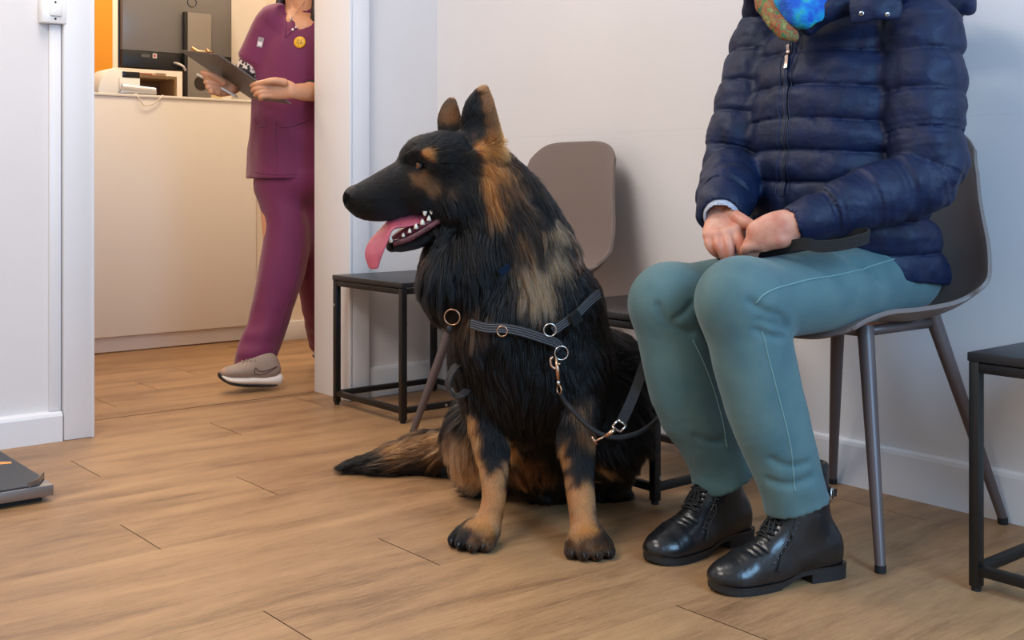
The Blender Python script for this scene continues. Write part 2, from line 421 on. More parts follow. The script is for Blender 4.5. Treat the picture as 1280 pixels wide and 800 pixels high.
XR, YD = 2.383, 3.316                            # wall behind the chairs, wall with the doorway
DX0, DX1, YD2 = 1.161, 2.008, 3.513              # doorway
struct(boxm('wall_right', XR, XR + 0.1, -0.4, YD, 0, 2.6, M['wall_scuffed']))
def wall_door():
    bm = bmesh.new()
    box(bm, -2.2, DX0, YD, YD2, 0, 2.6); box(bm, DX1, 3.5, YD, YD2, 0, 2.6); box(bm, DX0, DX1, YD, YD2, 2.08, 2.6)
    return struct(obj('wall_back', bm, M['wall']))
wall_door()
def skirting(name, pts, t, h):
    """pts: run along x or y; profile with a rounded top"""
    (x0, y0), (x1, y1), (nx, ny) = pts
    prof = [(0, 0), (t, 0), (t, h - 0.012), (t * 0.85, h - 0.004), (t * 0.45, h), (0, h)]
    bm = bmesh.new(); a = [bm.verts.new((x0 + nx * u, y0 + ny * u, v)) for u, v in prof]; b = [bm.verts.new((x1 + nx * u, y1 + ny * u, v)) for u, v in prof]
    n = len(prof)
    for i in range(n): bm.faces.new((a[i], a[(i + 1) % n], b[(i + 1) % n], b[i]))
    bm.faces.new(a[::-1]); bm.faces.new(b); bmesh.ops.recalc_face_normals(bm, faces=bm.faces)
    return struct(obj(name, bm, M['trim']))
skirting('baseboard_right', ((XR, -0.4), (XR, 1.655), (-1, 0)), 0.015, 0.108)
skirting('baseboard_right', ((XR, 1.658), (XR, YD), (-1, 0)), 0.011, 0.108)
skirting('baseboard_back', ((-2.2, YD), (1.078, YD), (0, -1)), 0.028, 0.083)
skirting('baseboard_back', ((2.084, YD), (XR - 0.011, YD), (0, -1)), 0.014, 0.10)
# door lining and architraves
def architrave(name, x0, x1):
    bm = bmesh.new(); box(bm, x0, x1, YD - 0.029, YD, 0, 2.15); return struct(obj(name, bm, M['trim'], bevel=0.004))
architrave('trim_1', 1.081, DX0); architrave('trim_2', DX1 + 0.006, 2.084)
struct(boxm('trim_3', 1.081, 2.084, YD - 0.029, YD, 2.07, 2.15, M['trim'], bevel=0.004))
struct(boxm('trim_4', DX1 - 0.004, DX1 + 0.0055, YD - 0.033, YD2 + 0.002, 0, 2.075, M['trim'], bevel=0.002))
struct(boxm('trim_5', DX0 - 0.004, DX0 + 0.004, YD - 0.033, YD2 + 0.002, 0, 2.075, M['trim'], bevel=0.002))
# cable trunking up to the light switch
t = thing('cable_trunking', 'white plastic cable trunking running down the wall below the light switch', 'trunking', (1.063, YD, 0.083))
boxm('channel', 1.047, 1.079, YD - 0.012, YD, 0.084, 1.163, M['trim'], t, bevel=0.0015)
boxm('cover', 1.0495, 1.0765, YD - 0.0145, YD - 0.012, 0.084, 1.163, M['trim'], t, bevel=0.001)
def light_switch():
    x, z = 1.0535, 1.197
    t = thing('light_switch', 'square white light switch on the wall beside the doorway', 'light switch', (x, YD, z))
    wp = mat('switch_plastic', srgb(236, 234, 232), 0.3)
    boxm('housing', x - 0.034, x + 0.034, YD - 0.032, YD, z - 0.033, z + 0.036, wp, t, bevel=0.004)
    boxm('rocker', x - 0.012, x + 0.019, YD - 0.037, YD - 0.03, z - 0.013, z + 0.02, wp, t, bevel=0.003)
    for dz in (0.0255, -0.0205):
        bm = bmesh.new(); cyl(bm, (x + 0.003, YD - 0.0326, z + dz), (x + 0.003, YD - 0.031, z + dz), 0.0032, n=12); obj('screw', bm, M['black_steel'], t)
light_switch()

# ------------------------------------------------------------------ reception room
struct(boxm('wall_reception', 1.0, 3.5, 6.2, 6.3, 0, 2.6, M['cream']))
struct(boxm('wall_side', 3.4, 3.5, YD2, 6.3, 0, 2.6, M['cream']))
struct(boxm('wall_left', 0.2, 0.3, YD2, 6.3, 0, 2.6, M['cream']))
op = boxm('wall_panel', 1.0, 2.285, 6.17, 6.2, 0, 2.6, M['orange']); struct(op); op.name = 'wall_orange'
pil = boxm('wall_pillar', 2.46, 2.68, 4.75, 5.1, 0, 2.6, M['cream']); struct(pil)
# the wall behind the chairs ends at the doorway wall; the pillar's own skirting
struct(boxm('baseboard_pillar', 2.455, 2.685, 4.737, 4.75, 0, 0.088, M['trim'], bevel=0.003))
# ------------------------------------------------------------------ side tables
def side_table(x0, x1, y0, y1, label, screws):
    cx, cy = (x0 + x1) / 2, (y0 + y1) / 2; r = 0.0095; zt = 0.4215
    t = thing('side_table', label, 'side table', (cx, cy, 0), 'black side tables along the wall')
    boxm('tabletop', x0 - 0.002, x1 + 0.002, y0 - 0.002, y1 + 0.002, zt - 0.016, zt, M['table_top'], t, bevel=0.002)
    for x in (x0 + r, x1 - r):
        for y in (y0 + r, y1 - r):
            leg = boxm('leg', x - r, x + r, y - r, y + r, 0.008, zt - 0.0165, M['black_steel'], t, bevel=0.0015)
            bm = bmesh.new(); cyl(bm, (x, y, 0), (x, y, 0.0085), 0.0085, n=14); obj('foot', bm, M['rubber'], leg)
    for z, nm in ((0.037, 'lower_rail'), (zt - 0.027, 'top_rail')):
        for y in (y0 + r, y1 - r): boxm(nm, x0 + 2 * r, x1 - 2 * r, y - r * 0.9, y + r * 0.9, z - r * 0.9, z + r * 0.9, M['black_steel'], t, bevel=0.0012)
        for x in (x0 + r, x1 - r): boxm(nm, x - r * 0.9, x + r * 0.9, y0 + 2 * r, y1 - 2 * r, z - r * 0.9, z + r * 0.9, M['black_steel'], t, bevel=0.0012)
    for (a, b_) in screws:
        bm = bmesh.new(); cyl(bm, a, b_, 0.0045, n=12); obj('screw', bm, M['screw'], t)
    return t
side_table(1.937, 2.342, 2.876, 3.277, 'black square side table in the corner beside the doorway', [((1.9555, 2.8805 - 0.004, 0.3), (1.9555, 2.888, 0.3)), ((1.934, 3.2675, 0.325), (1.94, 3.2675, 0.325)), ((2.10, 2.8740, 0.037), (2.10, 2.878, 0.037))])
side_table(1.884, 2.289, 1.79, 2.19, 'black square side table between the two chairs, half hidden behind the dog', [((1.90, 1.787, 0.06), (1.90, 1.792, 0.06))])
side_table(1.922, 2.327, 0.665, 1.067, 'black square side table cut off by the right edge of the photo', [])

# ------------------------------------------------------------------ chairs
def chair(cy, label, group=None):
    t = thing('chair', label, 'chair', (2.12, cy, 0), 'taupe shell chairs along the wall')
    prof = spline([(1.862, .418), (1.885, .446), (1.96, .452), (2.05, .440), (2.14, .434), (2.20, .448), (2.245, .50), (2.268, .58), (2.285, .68), (2.302, .77), (2.318, .842)], 5)
    ws = spline([(.160,), (.174,), (.188,), (.206,), (.232,), (.256,), (.270,), (.252,), (.214,), (.192,), (.183,)], 5)
    rz = spline([(.0,), (.006,), (.02,), (.035,), (.052,), (.068,), (.068,), (.05,), (.03,), (.02,), (.014,)], 5)
    n = len(prof); nv = 25; bm = bmesh.new(); G = []
    for i in range(n):
        d = np.array(prof[min(i + 1, n - 1)]) - np.array(prof[max(i - 1, 0)]); d /= np.linalg.norm(d); nrm = np.array([-d[1], d[0]])
        row = []
        for j in range(nv):
            v = -1 + 2 * j / (nv - 1); w = ws[i][0]; lift = rz[i][0] * abs(v) ** 3.2
            p = np.array(prof[i]) + nrm * lift
            # rounded corners of the front lip and the top
            u0 = i / (n - 1)
            if u0 > 0.86: 
                e = (u0 - 0.86) / 0.14; p = p - d * (abs(v) ** 5) * 0.055 * e
            if u0 < 0.1: p = p + d * (abs(v) ** 4) * 0.03 * (0.1 - u0) / 0.1
            row.append(bm.verts.new((p[0], cy + v * w, p[1])))
        G.append(row)
    for i in range(n - 1):
        for j in range(nv - 1): bm.faces.new((G[i][j], G[i][j + 1], G[i + 1][j + 1], G[i + 1][j]))
    bmesh.ops.recalc_face_normals(bm, faces=bm.faces)
    o = obj('seat_shell', bm, M['shell'], t, smooth=True)
    md = o.modifiers.new('thickness', 'SOLIDIFY'); md.thickness = 0.009; md.offset = 0
    md = o.modifiers.new('round', 'BEVEL'); md.width = 0.0028; md.segments = 2; md.limit_method = 'ANGLE'; md.angle_limit = 0.9
    for sy in (-1, 1):
        for (a, b_) in (((1.995, cy + sy * .115, .436), (1.882, cy + sy * .222, .010)), ((2.236, cy + sy * .115, .447), (2.352, cy + sy * .212, .010))):
            bm = bmesh.new(); tube(bm, [a, b_], [.0165, .0098], 18); lg = obj('leg', bm, M['leg'], t, smooth=True); lg.data.set_sharp_from_angle(angle=0.8)
            bm = bmesh.new(); dv = (Vector(a) - Vector(b_)).normalized(); q = Vector(b_); tube(bm, [Vector((q.x, q.y, 0.0)), q + dv * 0.004], [.0105, .0108], 16); obj('leg_cap', bm, M['rubber'], lg)
    for sy in (-1, 1):
        bm = bmesh.new(); tube(bm, [(1.99, cy + sy * .116, .427), (2.24, cy + sy * .116, .425)], .0105, 12); obj('frame_bar', bm, M['leg'], t, smooth=True)
    for x, z in ((1.997, .425), (2.233, .427)):
        bm = bmesh.new(); tube(bm, [(x, cy - .115, z), (x, cy + .115, z)], .0105, 12); obj('frame_bar', bm, M['leg'], t, smooth=True)
    return t
chair(2.515, 'empty taupe plastic shell chair against the wall behind the dog')
chair(1.440, 'taupe plastic shell chair with the person in the blue jacket sitting on it')

# ------------------------------------------------------------------ pet scale, lower left
def pet_scale():
    x0, x1, y0, y1 = 0.12, 0.858, 2.678, 3.15
    t = thing('pet_scale', 'low black floor scale with a steel rim lying near the doorway', 'floor scale', (0.5, 2.9, 0))
    bm = bmesh.new(); box(bm, x0 + .03, x1 - .02, y0 + .02, y1 - .03, 0.001, 0.016); obj('base', bm, M['rubber'], t)
    steel = mat('brushed_steel', srgb(150, 146, 145), 0.38, 0.85, bump=0.06, bscale=300)
    boxm('rim', x0, x1, y0, y1, 0.014, 0.0385, steel, t, bevel=0.0015)
    mm = mat('scale_mat', srgb(58, 58, 62), 0.55, bump=0.1, bscale=700)
    bm = bmesh.new(); z = 0.039
    pts = [(x0 + .01, y0 + .006), (x1 - .03, y0 + .006), (x1 - .004, y0 + .055), (x1 - .004, y1 - .006), (x0 + .01, y1 - .006)]
    a = [bm.verts.new((p[0], p[1], z)) for p in pts]; b = [bm.verts.new((p[0], p[1], z + .0035)) for p in pts]
    n = len(pts); bm.faces.new(a[::-1]); bm.faces.new(b)
    for i in range(n): bm.faces.new((a[i], a[(i + 1) % n], b[(i + 1) % n], b[i]))
    obj('mat', bm, mm, t)
    bm = bmesh.new()           # bent steel corner clip
    tube(bm, spline([(x1 - .055, y0 + .004, .044), (x1 - .03, y0 + .015, .047), (x1 - .016, y0 + .035, .052), (x1 - .006, y0 + .05, .05)], 5), .0, flat=(.014, .0015), side=Vector((0, 0, 1)))
    obj('corner_clip', bm, steel, t)
    om = mat('orange_mark', srgb(226, 160, 84), 0.6)
    bm = bmesh.new(); q = [(0.838, 2.925), (0.842, 2.945), (0.80, 2.975), (0.72, 2.99), (0.66, 2.97), (0.76, 2.945)]
    bm.faces.new([bm.verts.new((p[0], p[1], .0429)) for p in q]); bmesh.ops.recalc_face_normals(bm, faces=bm.faces)
    obj('printed_mark', bm, om, t)
pet_scale()

# ------------------------------------------------------------------ reception desk and what stands on it
desk_white = mat('desk_laminate', srgb(240, 233, 226), 0.45, bump=0.03, bscale=40, var=0.04, vscale=1.2)
desk_edge = mat('desk_edge', srgb(238, 232, 222), 0.4)
t = thing('reception_desk', 'tall cream laminate reception desk behind the doorway', 'reception desk', (1.6, 5.1, 0))
boxm('front_panel', 0.75, 2.458, 4.838, 4.87, 0.071, 1.088, desk_white, t, bevel=0.002)
boxm('plinth', 0.76, 2.456, 4.858, 4.88, 0.006, 0.071, mat('plinth_white', srgb(222, 212, 208), 0.35), t)
boxm('top_edge', 0.75, 2.458, 4.832, 4.885, 1.0885, 1.1, desk_edge, t, bevel=0.002)
boxm('worktop', 0.75, 2.458, 4.886, 5.75, 1.03, 1.058, mat('dark_worktop', srgb(60, 52, 48), 0.4), t, bevel=0.002)
boxm('side_panel', 0.75, 0.78, 4.88, 5.75, 0.006, 1.029, desk_white, t); boxm('side_panel', 2.43, 2.458, 4.88, 5.75, 0.006, 1.029, desk_white, t)
WT = 1.0585
def reception_monitor():
    y = 5.16; x0, x1 = 1.957, 2.512
    t = thing('monitor', 'large grey computer monitor seen from behind on the reception desk', 'monitor', (2.29, 5.18, WT))
    pl = mat('monitor_back_grey', srgb(122, 118, 118), 0.28, bump=0.02, bscale=20); bk = mat('monitor_black', srgb(26, 25, 27), 0.4)
    gr = mat('stand_grey', srgb(142, 134, 128), 0.42)
    bm = bmesh.new(); v = box(bm, x0, x1, y, y + .035, 1.325, 1.66); obj('back_cover', bm, pl, t, bevel=0.006)
    boxm('bezel', x0 - .004, x1 + .004, y + .0355, y + .05, 1.247, 1.668, bk, t, bevel=0.003)
    boxm('port_strip', x0, x1, y + .002, y + .035, 1.249, 1.324, bk, t, bevel=0.003)
    nk = boxm('stand', 2.252, 2.37, y - .034, y - .012, WT + .012, 1.518, gr, t, bevel=0.003)
    bm = bmesh.new(); cyl(bm, (2.318, y - .0355, 1.19), (2.318, y - .0345, 1.19), 0.034, n=32); obj('cable_hole', bm, mat('hole_dark', srgb(48, 36, 28), 0.6), nk)
    boxm('stand_edge', 2.236, 2.2515, y - .036, y - .010, WT + .012, 1.52, bk, nk, bevel=0.001)
    boxm('mount', 2.262, 2.36, y - .0118, y, 1.40, 1.50, bk, t)
    boxm('foot', 2.17, 2.45, y - .12, y + .1, WT, WT + .012, gr, t, bevel=0.004)
    st = mat('sticker_white', srgb(215, 205, 205), 0.5); rd = mat('sticker_red', srgb(190, 60, 50), 0.5)
    s = boxm('sticker', 2.098, 2.118, y + .0005, y + .0018, 1.296, 1.318, st, t); boxm('sticker_mark', 2.103, 2.112, y - .0002, y + .0004, 1.302, 1.312, rd, s)
    boxm('rating_plate', 2.045, 2.085, y + .0005, y + .0018, 1.298, 1.312, mat('plate_grey', srgb(92, 92, 92), 0.5), t)
    bm = bmesh.new(); ring(bm, (2.288, y - .0015, 1.572), (0, 1, 0), 0.022, 0.0018); obj('emblem_ring', bm, mat('ring_grey', srgb(60, 58, 60), 0.3, 0.5), t)
    c = bmesh.new(); tube(c, spline([(2.238, y - .04, 1.245), (2.222, y - .05, 1.262), (2.205, y - .03, 1.275), (2.20, y - .004, 1.28)], 6), .006, 10); obj('white_plug', c, st, t, smooth=True)
reception_monitor()
def label_printer():
    t = thing('desktop_printer', 'rounded white desktop printer with a black slot on the reception desk', 'desktop printer', (1.79, 5.08, WT))
    wh = mat('device_white', srgb(244, 238, 230), 0.35); bk = mat('device_black', srgb(22, 22, 24), 0.25); sl = mat('device_silver', srgb(205, 203, 205), 0.25, 0.6)
    prof = spline([(1.795, WT), (1.79, 1.12), (1.80, 1.165), (1.82, 1.20), (1.852, 1.222), (1.90, 1.214), (1.965, 1.205), (1.972, 1.16), (1.975, WT)], 4)
    bm = bmesh.new(); a = [bm.verts.new((p[0], 5.0, p[1])) for p in prof]; b = [bm.verts.new((p[0], 5.16, p[1])) for p in prof]; n = len(prof)
    for i in range(n): bm.faces.new((a[i], a[(i + 1) % n], b[(i + 1) % n], b[i]))
    bm.faces.new(a[::-1]); bm.faces.new(b); bmesh.ops.recalc_face_normals(bm, faces=bm.faces); obj('body', bm, wh, t, bevel=0.004)
    boxm('paper_slot', 1.895, 1.972, 4.994, 5.10, 1.184, 1.211, bk, t, bevel=0.003)
    bm = bmesh.new(); cyl(bm, (1.885, 4.985, 1.135), (2.035, 4.985, 1.125), 0.021, n=24); obj('roller', bm, sl, t, smooth=True).data.set_sharp_from_angle(angle=0.8)
    boxm('tray', 1.875, 2.035, 4.96, 5.0, 1.112, 1.122, sl, t, bevel=0.002)
    boxm('front_cover', 1.88, 1.97, 4.988, 5.0, 1.13, 1.182, wh, t, bevel=0.002)
label_printer()
wc = mat('cable_white', srgb(225, 214, 200), 0.4)
bm = bmesh.new(); tube(bm, spline([(1.905, 4.95, 1.09), (1.90, 4.86, 1.1035), (1.90, 4.828, 1.085), (1.925, 4.826, 1.055), (1.965, 4.828, 1.062), (2.00, 4.83, 1.09), (2.02, 4.86, 1.1035), (2.05, 4.95, 1.09)], 6), .0022, 8)
tag(obj('cable', bm, wc, None, smooth=True), 'thin white cable looping over the front edge of the reception desk', 'cable')
def pigeonhole():
    wd = mat('light_birch', srgb(226, 190, 146), 0.5, bump=0.05, bscale=60)
    t = thing('desk_organizer', 'light wooden open shelf box on the desk under the monitor', 'shelf box', (2.14, 5.45, WT))
    boxm('base_board', 2.06, 2.30, 5.36, 5.55, WT, WT + .012, wd, t); boxm('top_board', 2.06, 2.30, 5.36, 5.55, 1.222, 1.236, wd, t)
    boxm('side_board', 2.06, 2.072, 5.36, 5.55, WT + .0125, 1.2215, wd, t); boxm('side_board', 2.288, 2.30, 5.36, 5.55, WT + .0125, 1.2215, wd, t)
    boxm('back_board', 2.0725, 2.2875, 5.538, 5.55, WT + .0125, 1.2215, mat('organizer_back', srgb(170, 136, 108), 0.6), t)
    return t
pigeonhole()
for i, (x, c, w) in enumerate(((2.15, (150, 40, 90), .018), (2.178, (190, 70, 90), .014), (2.202, (120, 60, 130), .016))):
    b_ = boxm('small_box', x, x + w + .004, 5.40, 5.47, WT + .0125, WT + .07 + .012 * (i % 2), mat('box_colour', srgb(*c), 0.5), None, bevel=0.002)
    tag(b_, ['dark pink', 'rose red', 'violet'][i] + ' little box standing in the wooden shelf box', 'box', 'little boxes in the shelf box')
for i, (x, w) in enumerate(((2.12, .06), (2.20, .05))):
    b_ = boxm('paper_packet', x, x + w, 5.37, 5.50, 1.2365, 1.246 + .004 * i, mat('packet', srgb(*((200, 130, 110), (214, 190, 176))[i]), 0.6), None, bevel=0.001)
    tag(b_, ['reddish flat packet on top of the wooden shelf box', 'pale flat packet on top of the wooden shelf box'][i], 'packet')
# papers pinned to the wall behind the desk
for i, (x0, x1, z0, z1, c) in enumerate(((2.695, 2.765, 1.30, 1.62, (206, 196, 188)), (2.78, 2.93, 1.20, 1.37, (222, 196, 140)))):
    bm = bmesh.new(); box(bm, x0, x1, 6.192, 6.199, z0, z1)
    tag(obj('wall_notice', bm, mat('notice_paper', srgb(*c), 0.6, var=0.12, vscale=30), None), ['narrow grey paper notice on the back wall right of the monitor', 'yellowish paper notice low on the back wall right of the monitor'][i], 'notice')
# ------------------------------------------------------------------ the dog
RV, FV, ZV = np.array(RGT), np.array(FWD), np.array(UP)
def DV(dx, dy, dY): return RV * dx - ZV * dy + FV * dY
HA = math.radians(22)
hf = -math.cos(HA) * RV - math.sin(HA) * FV; hl = math.sin(HA) * RV - math.cos(HA) * FV
def YH(px): return 2.43 - 0.00062 * (600 - px)
def PH(px, py, d=0.0): return PA(px, py, YH(px) + d)

def dog_sdf():
    pts = [PA(400, 90, 2.1), PA(400, 700, 2.1), PA(850, 90, 3.05), PA(850, 700, 2.1), PA(400, 590, 3.05), PA(400, 90, 3.05), PA(850, 700, 3.05)]
    lo = np.min(pts, 0); hi = np.max(pts, 0); lo[2] = -0.01
    lo[0] = max(lo[0], 1.13); hi[0] = min(hi[0], 2.3); lo[1] = max(lo[1], 1.5); hi[1] = min(hi[1], 2.6); hi[2] = 0.95
    s = SDF(lo, hi, 0.0036)
    # trunk
    s.tube([PA(652, 395, 2.43), PA(668, 455, 2.47), PA(684, 520, 2.53), PA(693, 560, 2.61), PA(690, 572, 2.66)], [.128, .145, .148, .135, .09], [.115, .13, .13, .11, .08], side=RV, k=0.03)
    s.ell(PA(622, 415, 2.385), (.085, .10, .085), (RV, ZV, FV), k=.05)
    s.ell(PA(655, 465, 2.38), (.090, .11, .07), (RV, ZV, FV), k=.05)
    s.ell(PA(556, 348, 2.385), (.052, .062, .055), (RV, ZV, FV), k=.04); s.ell(PA(552, 312, 2.40), (.030, .035, .035), (RV, ZV, FV), k=.03)
    # neck
    s.tube([PA(658, 372, 2.44), PA(644, 312, 2.435), PA(618, 254, 2.425), PA(592, 212, 2.42)], [.13, .118, .097, .075], [.123, .115, .095, .072], side=FV, k=.04)
    s.ell(PA(588, 340, 2.39), (.085, .10, .08), (RV, ZV, FV), k=.04)
    # shoulders and front legs
    s.ell(PA(712, 415, 2.46), (.062, .12, .085), (RV, ZV, FV), k=.05)
    s.ell(PA(604, 440, 2.44), (.046, .10, .08), (RV, ZV, FV), k=.05)
    s.tube([PA(604, 450, 2.42), PA(611, 520, 2.40), PA(616, 575, 2.36), PA(618, 615, 2.33), PA(613, 645, 2.315), PA(604, 664, 2.30)], [.06, .043, .030, .0235, .0245, .029], [.06, .05, .034, .026, .026, .026], side=RV, k=.025)
    s.tube([PA(719, 450, 2.41), PA(719, 520, 2.375), PA(722, 575, 2.33), PA(726, 620, 2.295), PA(730, 653, 2.27), PA(733, 674, 2.255)], [.058, .043, .031, .0265, .0265, .028], [.06, .05, .034, .028, .027, .026], side=RV, k=.025)
    def paw(c, fw, sc=1.0):
        c = np.array(c); fw = np.array(fw, float); fw[2] = 0; fw /= np.linalg.norm(fw); sd = np.cross(fw, ZV)
        c = c.copy(); c[2] = 0.027 * sc
        s.ell(c + fw * .004, (.047 * sc, .038 * sc, .027 * sc), (fw, sd, ZV), k=.015)
        tips = []
        for q, (u, ln) in enumerate(((-.031, .030), (-.011, .042), (.011, .042), (.031, .030))):
            b = c + sd * u * sc + fw * (ln - .014) * sc; b[2] = .021 * sc
            e = c + sd * u * 1.12 * sc + fw * (ln + .006) * sc; e[2] = .016 * sc
            s.tube([b, e], [.0145 * sc, .0135 * sc], [.019 * sc, .0145 * sc], side=sd, k=.004, n=2)
            tips.append((e + fw * .010 * sc, fw, sd))
        return tips
    claws = paw(PA(599, 672, 2.30), DV(-.45, 0, -.9)) + paw(PA(735, 684, 2.25), DV(.02, 0, -1)) + paw(PA(757, 607, 2.66), DV(.05, 0, -1), .95)
    # hind legs
    s.ell(PA(752, 505, 2.53), (.080, .145, .115), (RV, ZV, FV), k=.05)
    s.tube([PA(760, 470, 2.54), PA(768, 540, 2.47), PA(764, 585, 2.54), PA(758, 604, 2.62)], [.07, .055, .04, .033], None, k=.03)
    s.ell(PA(606, 545, 2.66), (.085, .10, .10), (RV, ZV, FV), k=.05)
    s.tube([PA(600, 560, 2.62), PA(603, 590, 2.66), PA(612, 600, 2.72)], [.05, .04, .035], None, k=.03)
    # tail
    s.tube([PA(660, 582, 2.70), PA(600, 572, 2.80), PA(540, 566, 2.86), PA(480, 576, 2.86), PA(432, 583, 2.86)], [.05, .046, .044, .032, .010], [.05, .048, .046, .028, .009], side=FV, k=.03)
    # head
    s.ell(PH(556, 206), (.086, .066, .066), (hf, hl, ZV), k=.02)
    s.ell(PH(528, 200), (.044, .047, .040), (hf, hl, ZV), k=.022)
    s.ell(PH(563, 247, -.012), (.062, .062, .055), (hf, hl, ZV), k=.025)
    s.tube([PH(522, 226), PH(486, 243), PH(460, 250), PH(445, 248)], [.046, .0375, .034, .027], [.056, .050, .040, .027], side=hl, k=.014)
    s.ell(PH(528, 240, -.02), (.045, .035, .035), (hf, hl, ZV), k=.02)
    s.tube([PH(568, 272), PH(536, 290), PH(508, 304), PH(490, 307)], [.044, .033, .024, .016], [.028, .020, .015, .0105], side=hl, k=.006)
    # eye hollow and brow
    e = s.hit(523, 207, 2.2, 2.6); s.ell(e, (.013, .011, .010), (hf, ZV, hl), k=.006, op='sub')
    s.tube([s.hit(508, 198, 2.2, 2.6) , s.hit(522, 192, 2.2, 2.6), s.hit(538, 199, 2.2, 2.6)], [.003, .005, .003], None, k=.015, n=3)
    # ears
    en = np.array(-FV * .85 - RV * .45); en /= np.linalg.norm(en); ew = np.cross(en, ZV); ew = ew if np.dot(ew, RV) > 0 else -ew
    s.tube([PA(604, 192, 2.395), PA(600, 160, 2.39), PA(599, 135, 2.39), PA(602, 117, 2.395), PA(604, 109, 2.40)], [.046, .044, .037, .022, .011], [.03, .018, .012, .007, .003], side=ew, k=.014)
    s.tube([PA(592, 180, 2.355), PA(594, 158, 2.368), PA(595, 138, 2.372), PA(600, 119, 2.385)], [.019, .030, .025, .010], [.012, .013, .011, .004], side=ew, k=.006, op='sub')
    s.tube([PA(566, 172, 2.455), PA(562, 152, 2.46), PA(562, 137, 2.462), PA(564, 125, 2.465)], [.032, .029, .023, .012], [.016, .011, .008, .004], side=ew, k=.012)
    s.D = s.D.astype(np.float32)
    return s, claws
DS, CLAWS = dog_sdf()

# coat markings: soft blobs of colour in the dog's own space
BLK = np.array(srgb(6, 5, 5)[:3]); TAN = np.array(srgb(186, 126, 74)[:3]); RICH = np.array(srgb(160, 94, 40)[:3]); AG = np.array(srgb(142, 110, 80)[:3])
BRN = np.array(srgb(106, 70, 40)[:3]); DBR = np.array(srgb(62, 43, 30)[:3]); GRY = np.array(srgb(120, 100, 86)[:3])
def dh(px, py, a=2.15, b=2.95): return DS.hit(px, py, a, b)
ZONES = []
def zone(px, py, r, c, w, Y=None, a=2.15, b=2.95): ZONES.append((PA(px, py, Y) if Y else dh(px, py, a, b), r, c, w))
zone(533, 192, .013, RICH, .85); zone(537, 198, .009, RICH, .7)
zone(526, 226, .022, BRN, .75); zone(536, 233, .022, BRN, .6); zone(515, 220, .014, BRN, .5); zone(563, 236, .012, DBR, .4)
for q in ((611, 118), (613, 135), (617, 150), (620, 165)): zone(*q, .022, BRN, .85, a=2.3)
zone(604, 110, .014, BRN, .9); zone(624, 180, .03, RICH, .8); zone(600, 186, .018, RICH, .75)
for q in ((608, 205), (611, 222), (614, 238), (613, 250)): zone(*q, .019, RICH, .72)
zone(628, 215, .03, BRN, .7); zone(640, 235, .03, DBR, .7); zone(622, 262, .03, BRN, .5)
zone(563, 145, .028, BRN, .9, Y=2.45); zone(564, 122, .016, DBR, .8, Y=2.46)
for q in ((668, 345), (678, 325), (690, 318), (660, 330), (672, 360)): zone(*q, .038, AG, .75)
zone(690, 285, .035, AG, .55); zone(650, 290, .035, BRN, .5); zone(712, 310, .035, GRY, .5); zone(655, 265, .03, BRN, .4)
zone(592, 385, .03, BRN, .45); zone(610, 395, .025, DBR, .45); zone(570, 400, .03, DBR, .35)
zone(540, 320, .02, DBR, .4)
for q in ((590, 520), (594, 545), (598, 570), (602, 590)): zone(*q, .020, TAN, .75)
for q in ((640, 540), (637, 560), (633, 585), (624, 598)): zone(*q, .021, TAN, .85)
for q in ((612, 612), (625, 625), (605, 630), (615, 648), (605, 655)): zone(*q, .032, TAN, 1.0)
for q in ((703, 555), (706, 575), (709, 600), (746, 600), (743, 575), (740, 550)): zone(*q, .019, TAN, .75)
for q in ((716, 625), (735, 622), (728, 645), (728, 660), (718, 655)): zone(*q, .032, TAN, 1.0)
zone(728, 505, .035, BRN, .5); zone(735, 540, .03, BRN, .6); zone(705, 545, .02, BRN, .5)
for q in ((595, 672), (735, 684), (612, 672), (720, 684), (750, 684)): zone(*q, .026, BRN, .45)
for q in ((655, 590), (680, 590), (640, 585), (665, 575)): zone(*q, .035, BRN, .6)
for q in ((585, 575), (575, 590), (600, 590), (570, 560)): zone(*q, .05, AG, .85)
for q in ((555, 555), (530, 556), (505, 562), (580, 550)): zone(*q, .042, BRN, .85)
for q in ((790, 470), (797, 500), (780, 450)): zone(*q, .04, GRY, .6, Y=2.60)
zone(795, 575, .04, GRY, .45, Y=2.58); zone(800, 530, .03, GRY, .4, Y=2.58)
ZC = np.array([z[0] for z in ZONES]); ZR = np.array([z[1] for z in ZONES]); ZK = np.array([z[2] for z in ZONES]); ZW = np.array([z[3] for z in ZONES])
def coat(p, rnd=None):
    """weights of the markings at p -> colour; rnd picks between marking and black per lock"""
    out = np.zeros((len(p), 3))
    for i in range(0, len(p), 20000):
        q = p[i:i + 20000]; d = np.linalg.norm(q[:, None] - ZC[None], axis=2) / ZR[None]
        w = np.exp(-(d ** 3) * .95) * ZW[None]
        tot = w.sum(1, keepdims=True); c = (w @ ZK) / np.maximum(tot, 1e-6); m = w.max(1, keepdims=True)
        if rnd is not None: m = 1 / (1 + np.exp(-(m - rnd[i:i + 20000, None] * .9 - .05) * 9)) * np.clip(m * 4, 0, 1)
        out[i:i + 20000] = BLK * (1 - m) + c * m
    return out

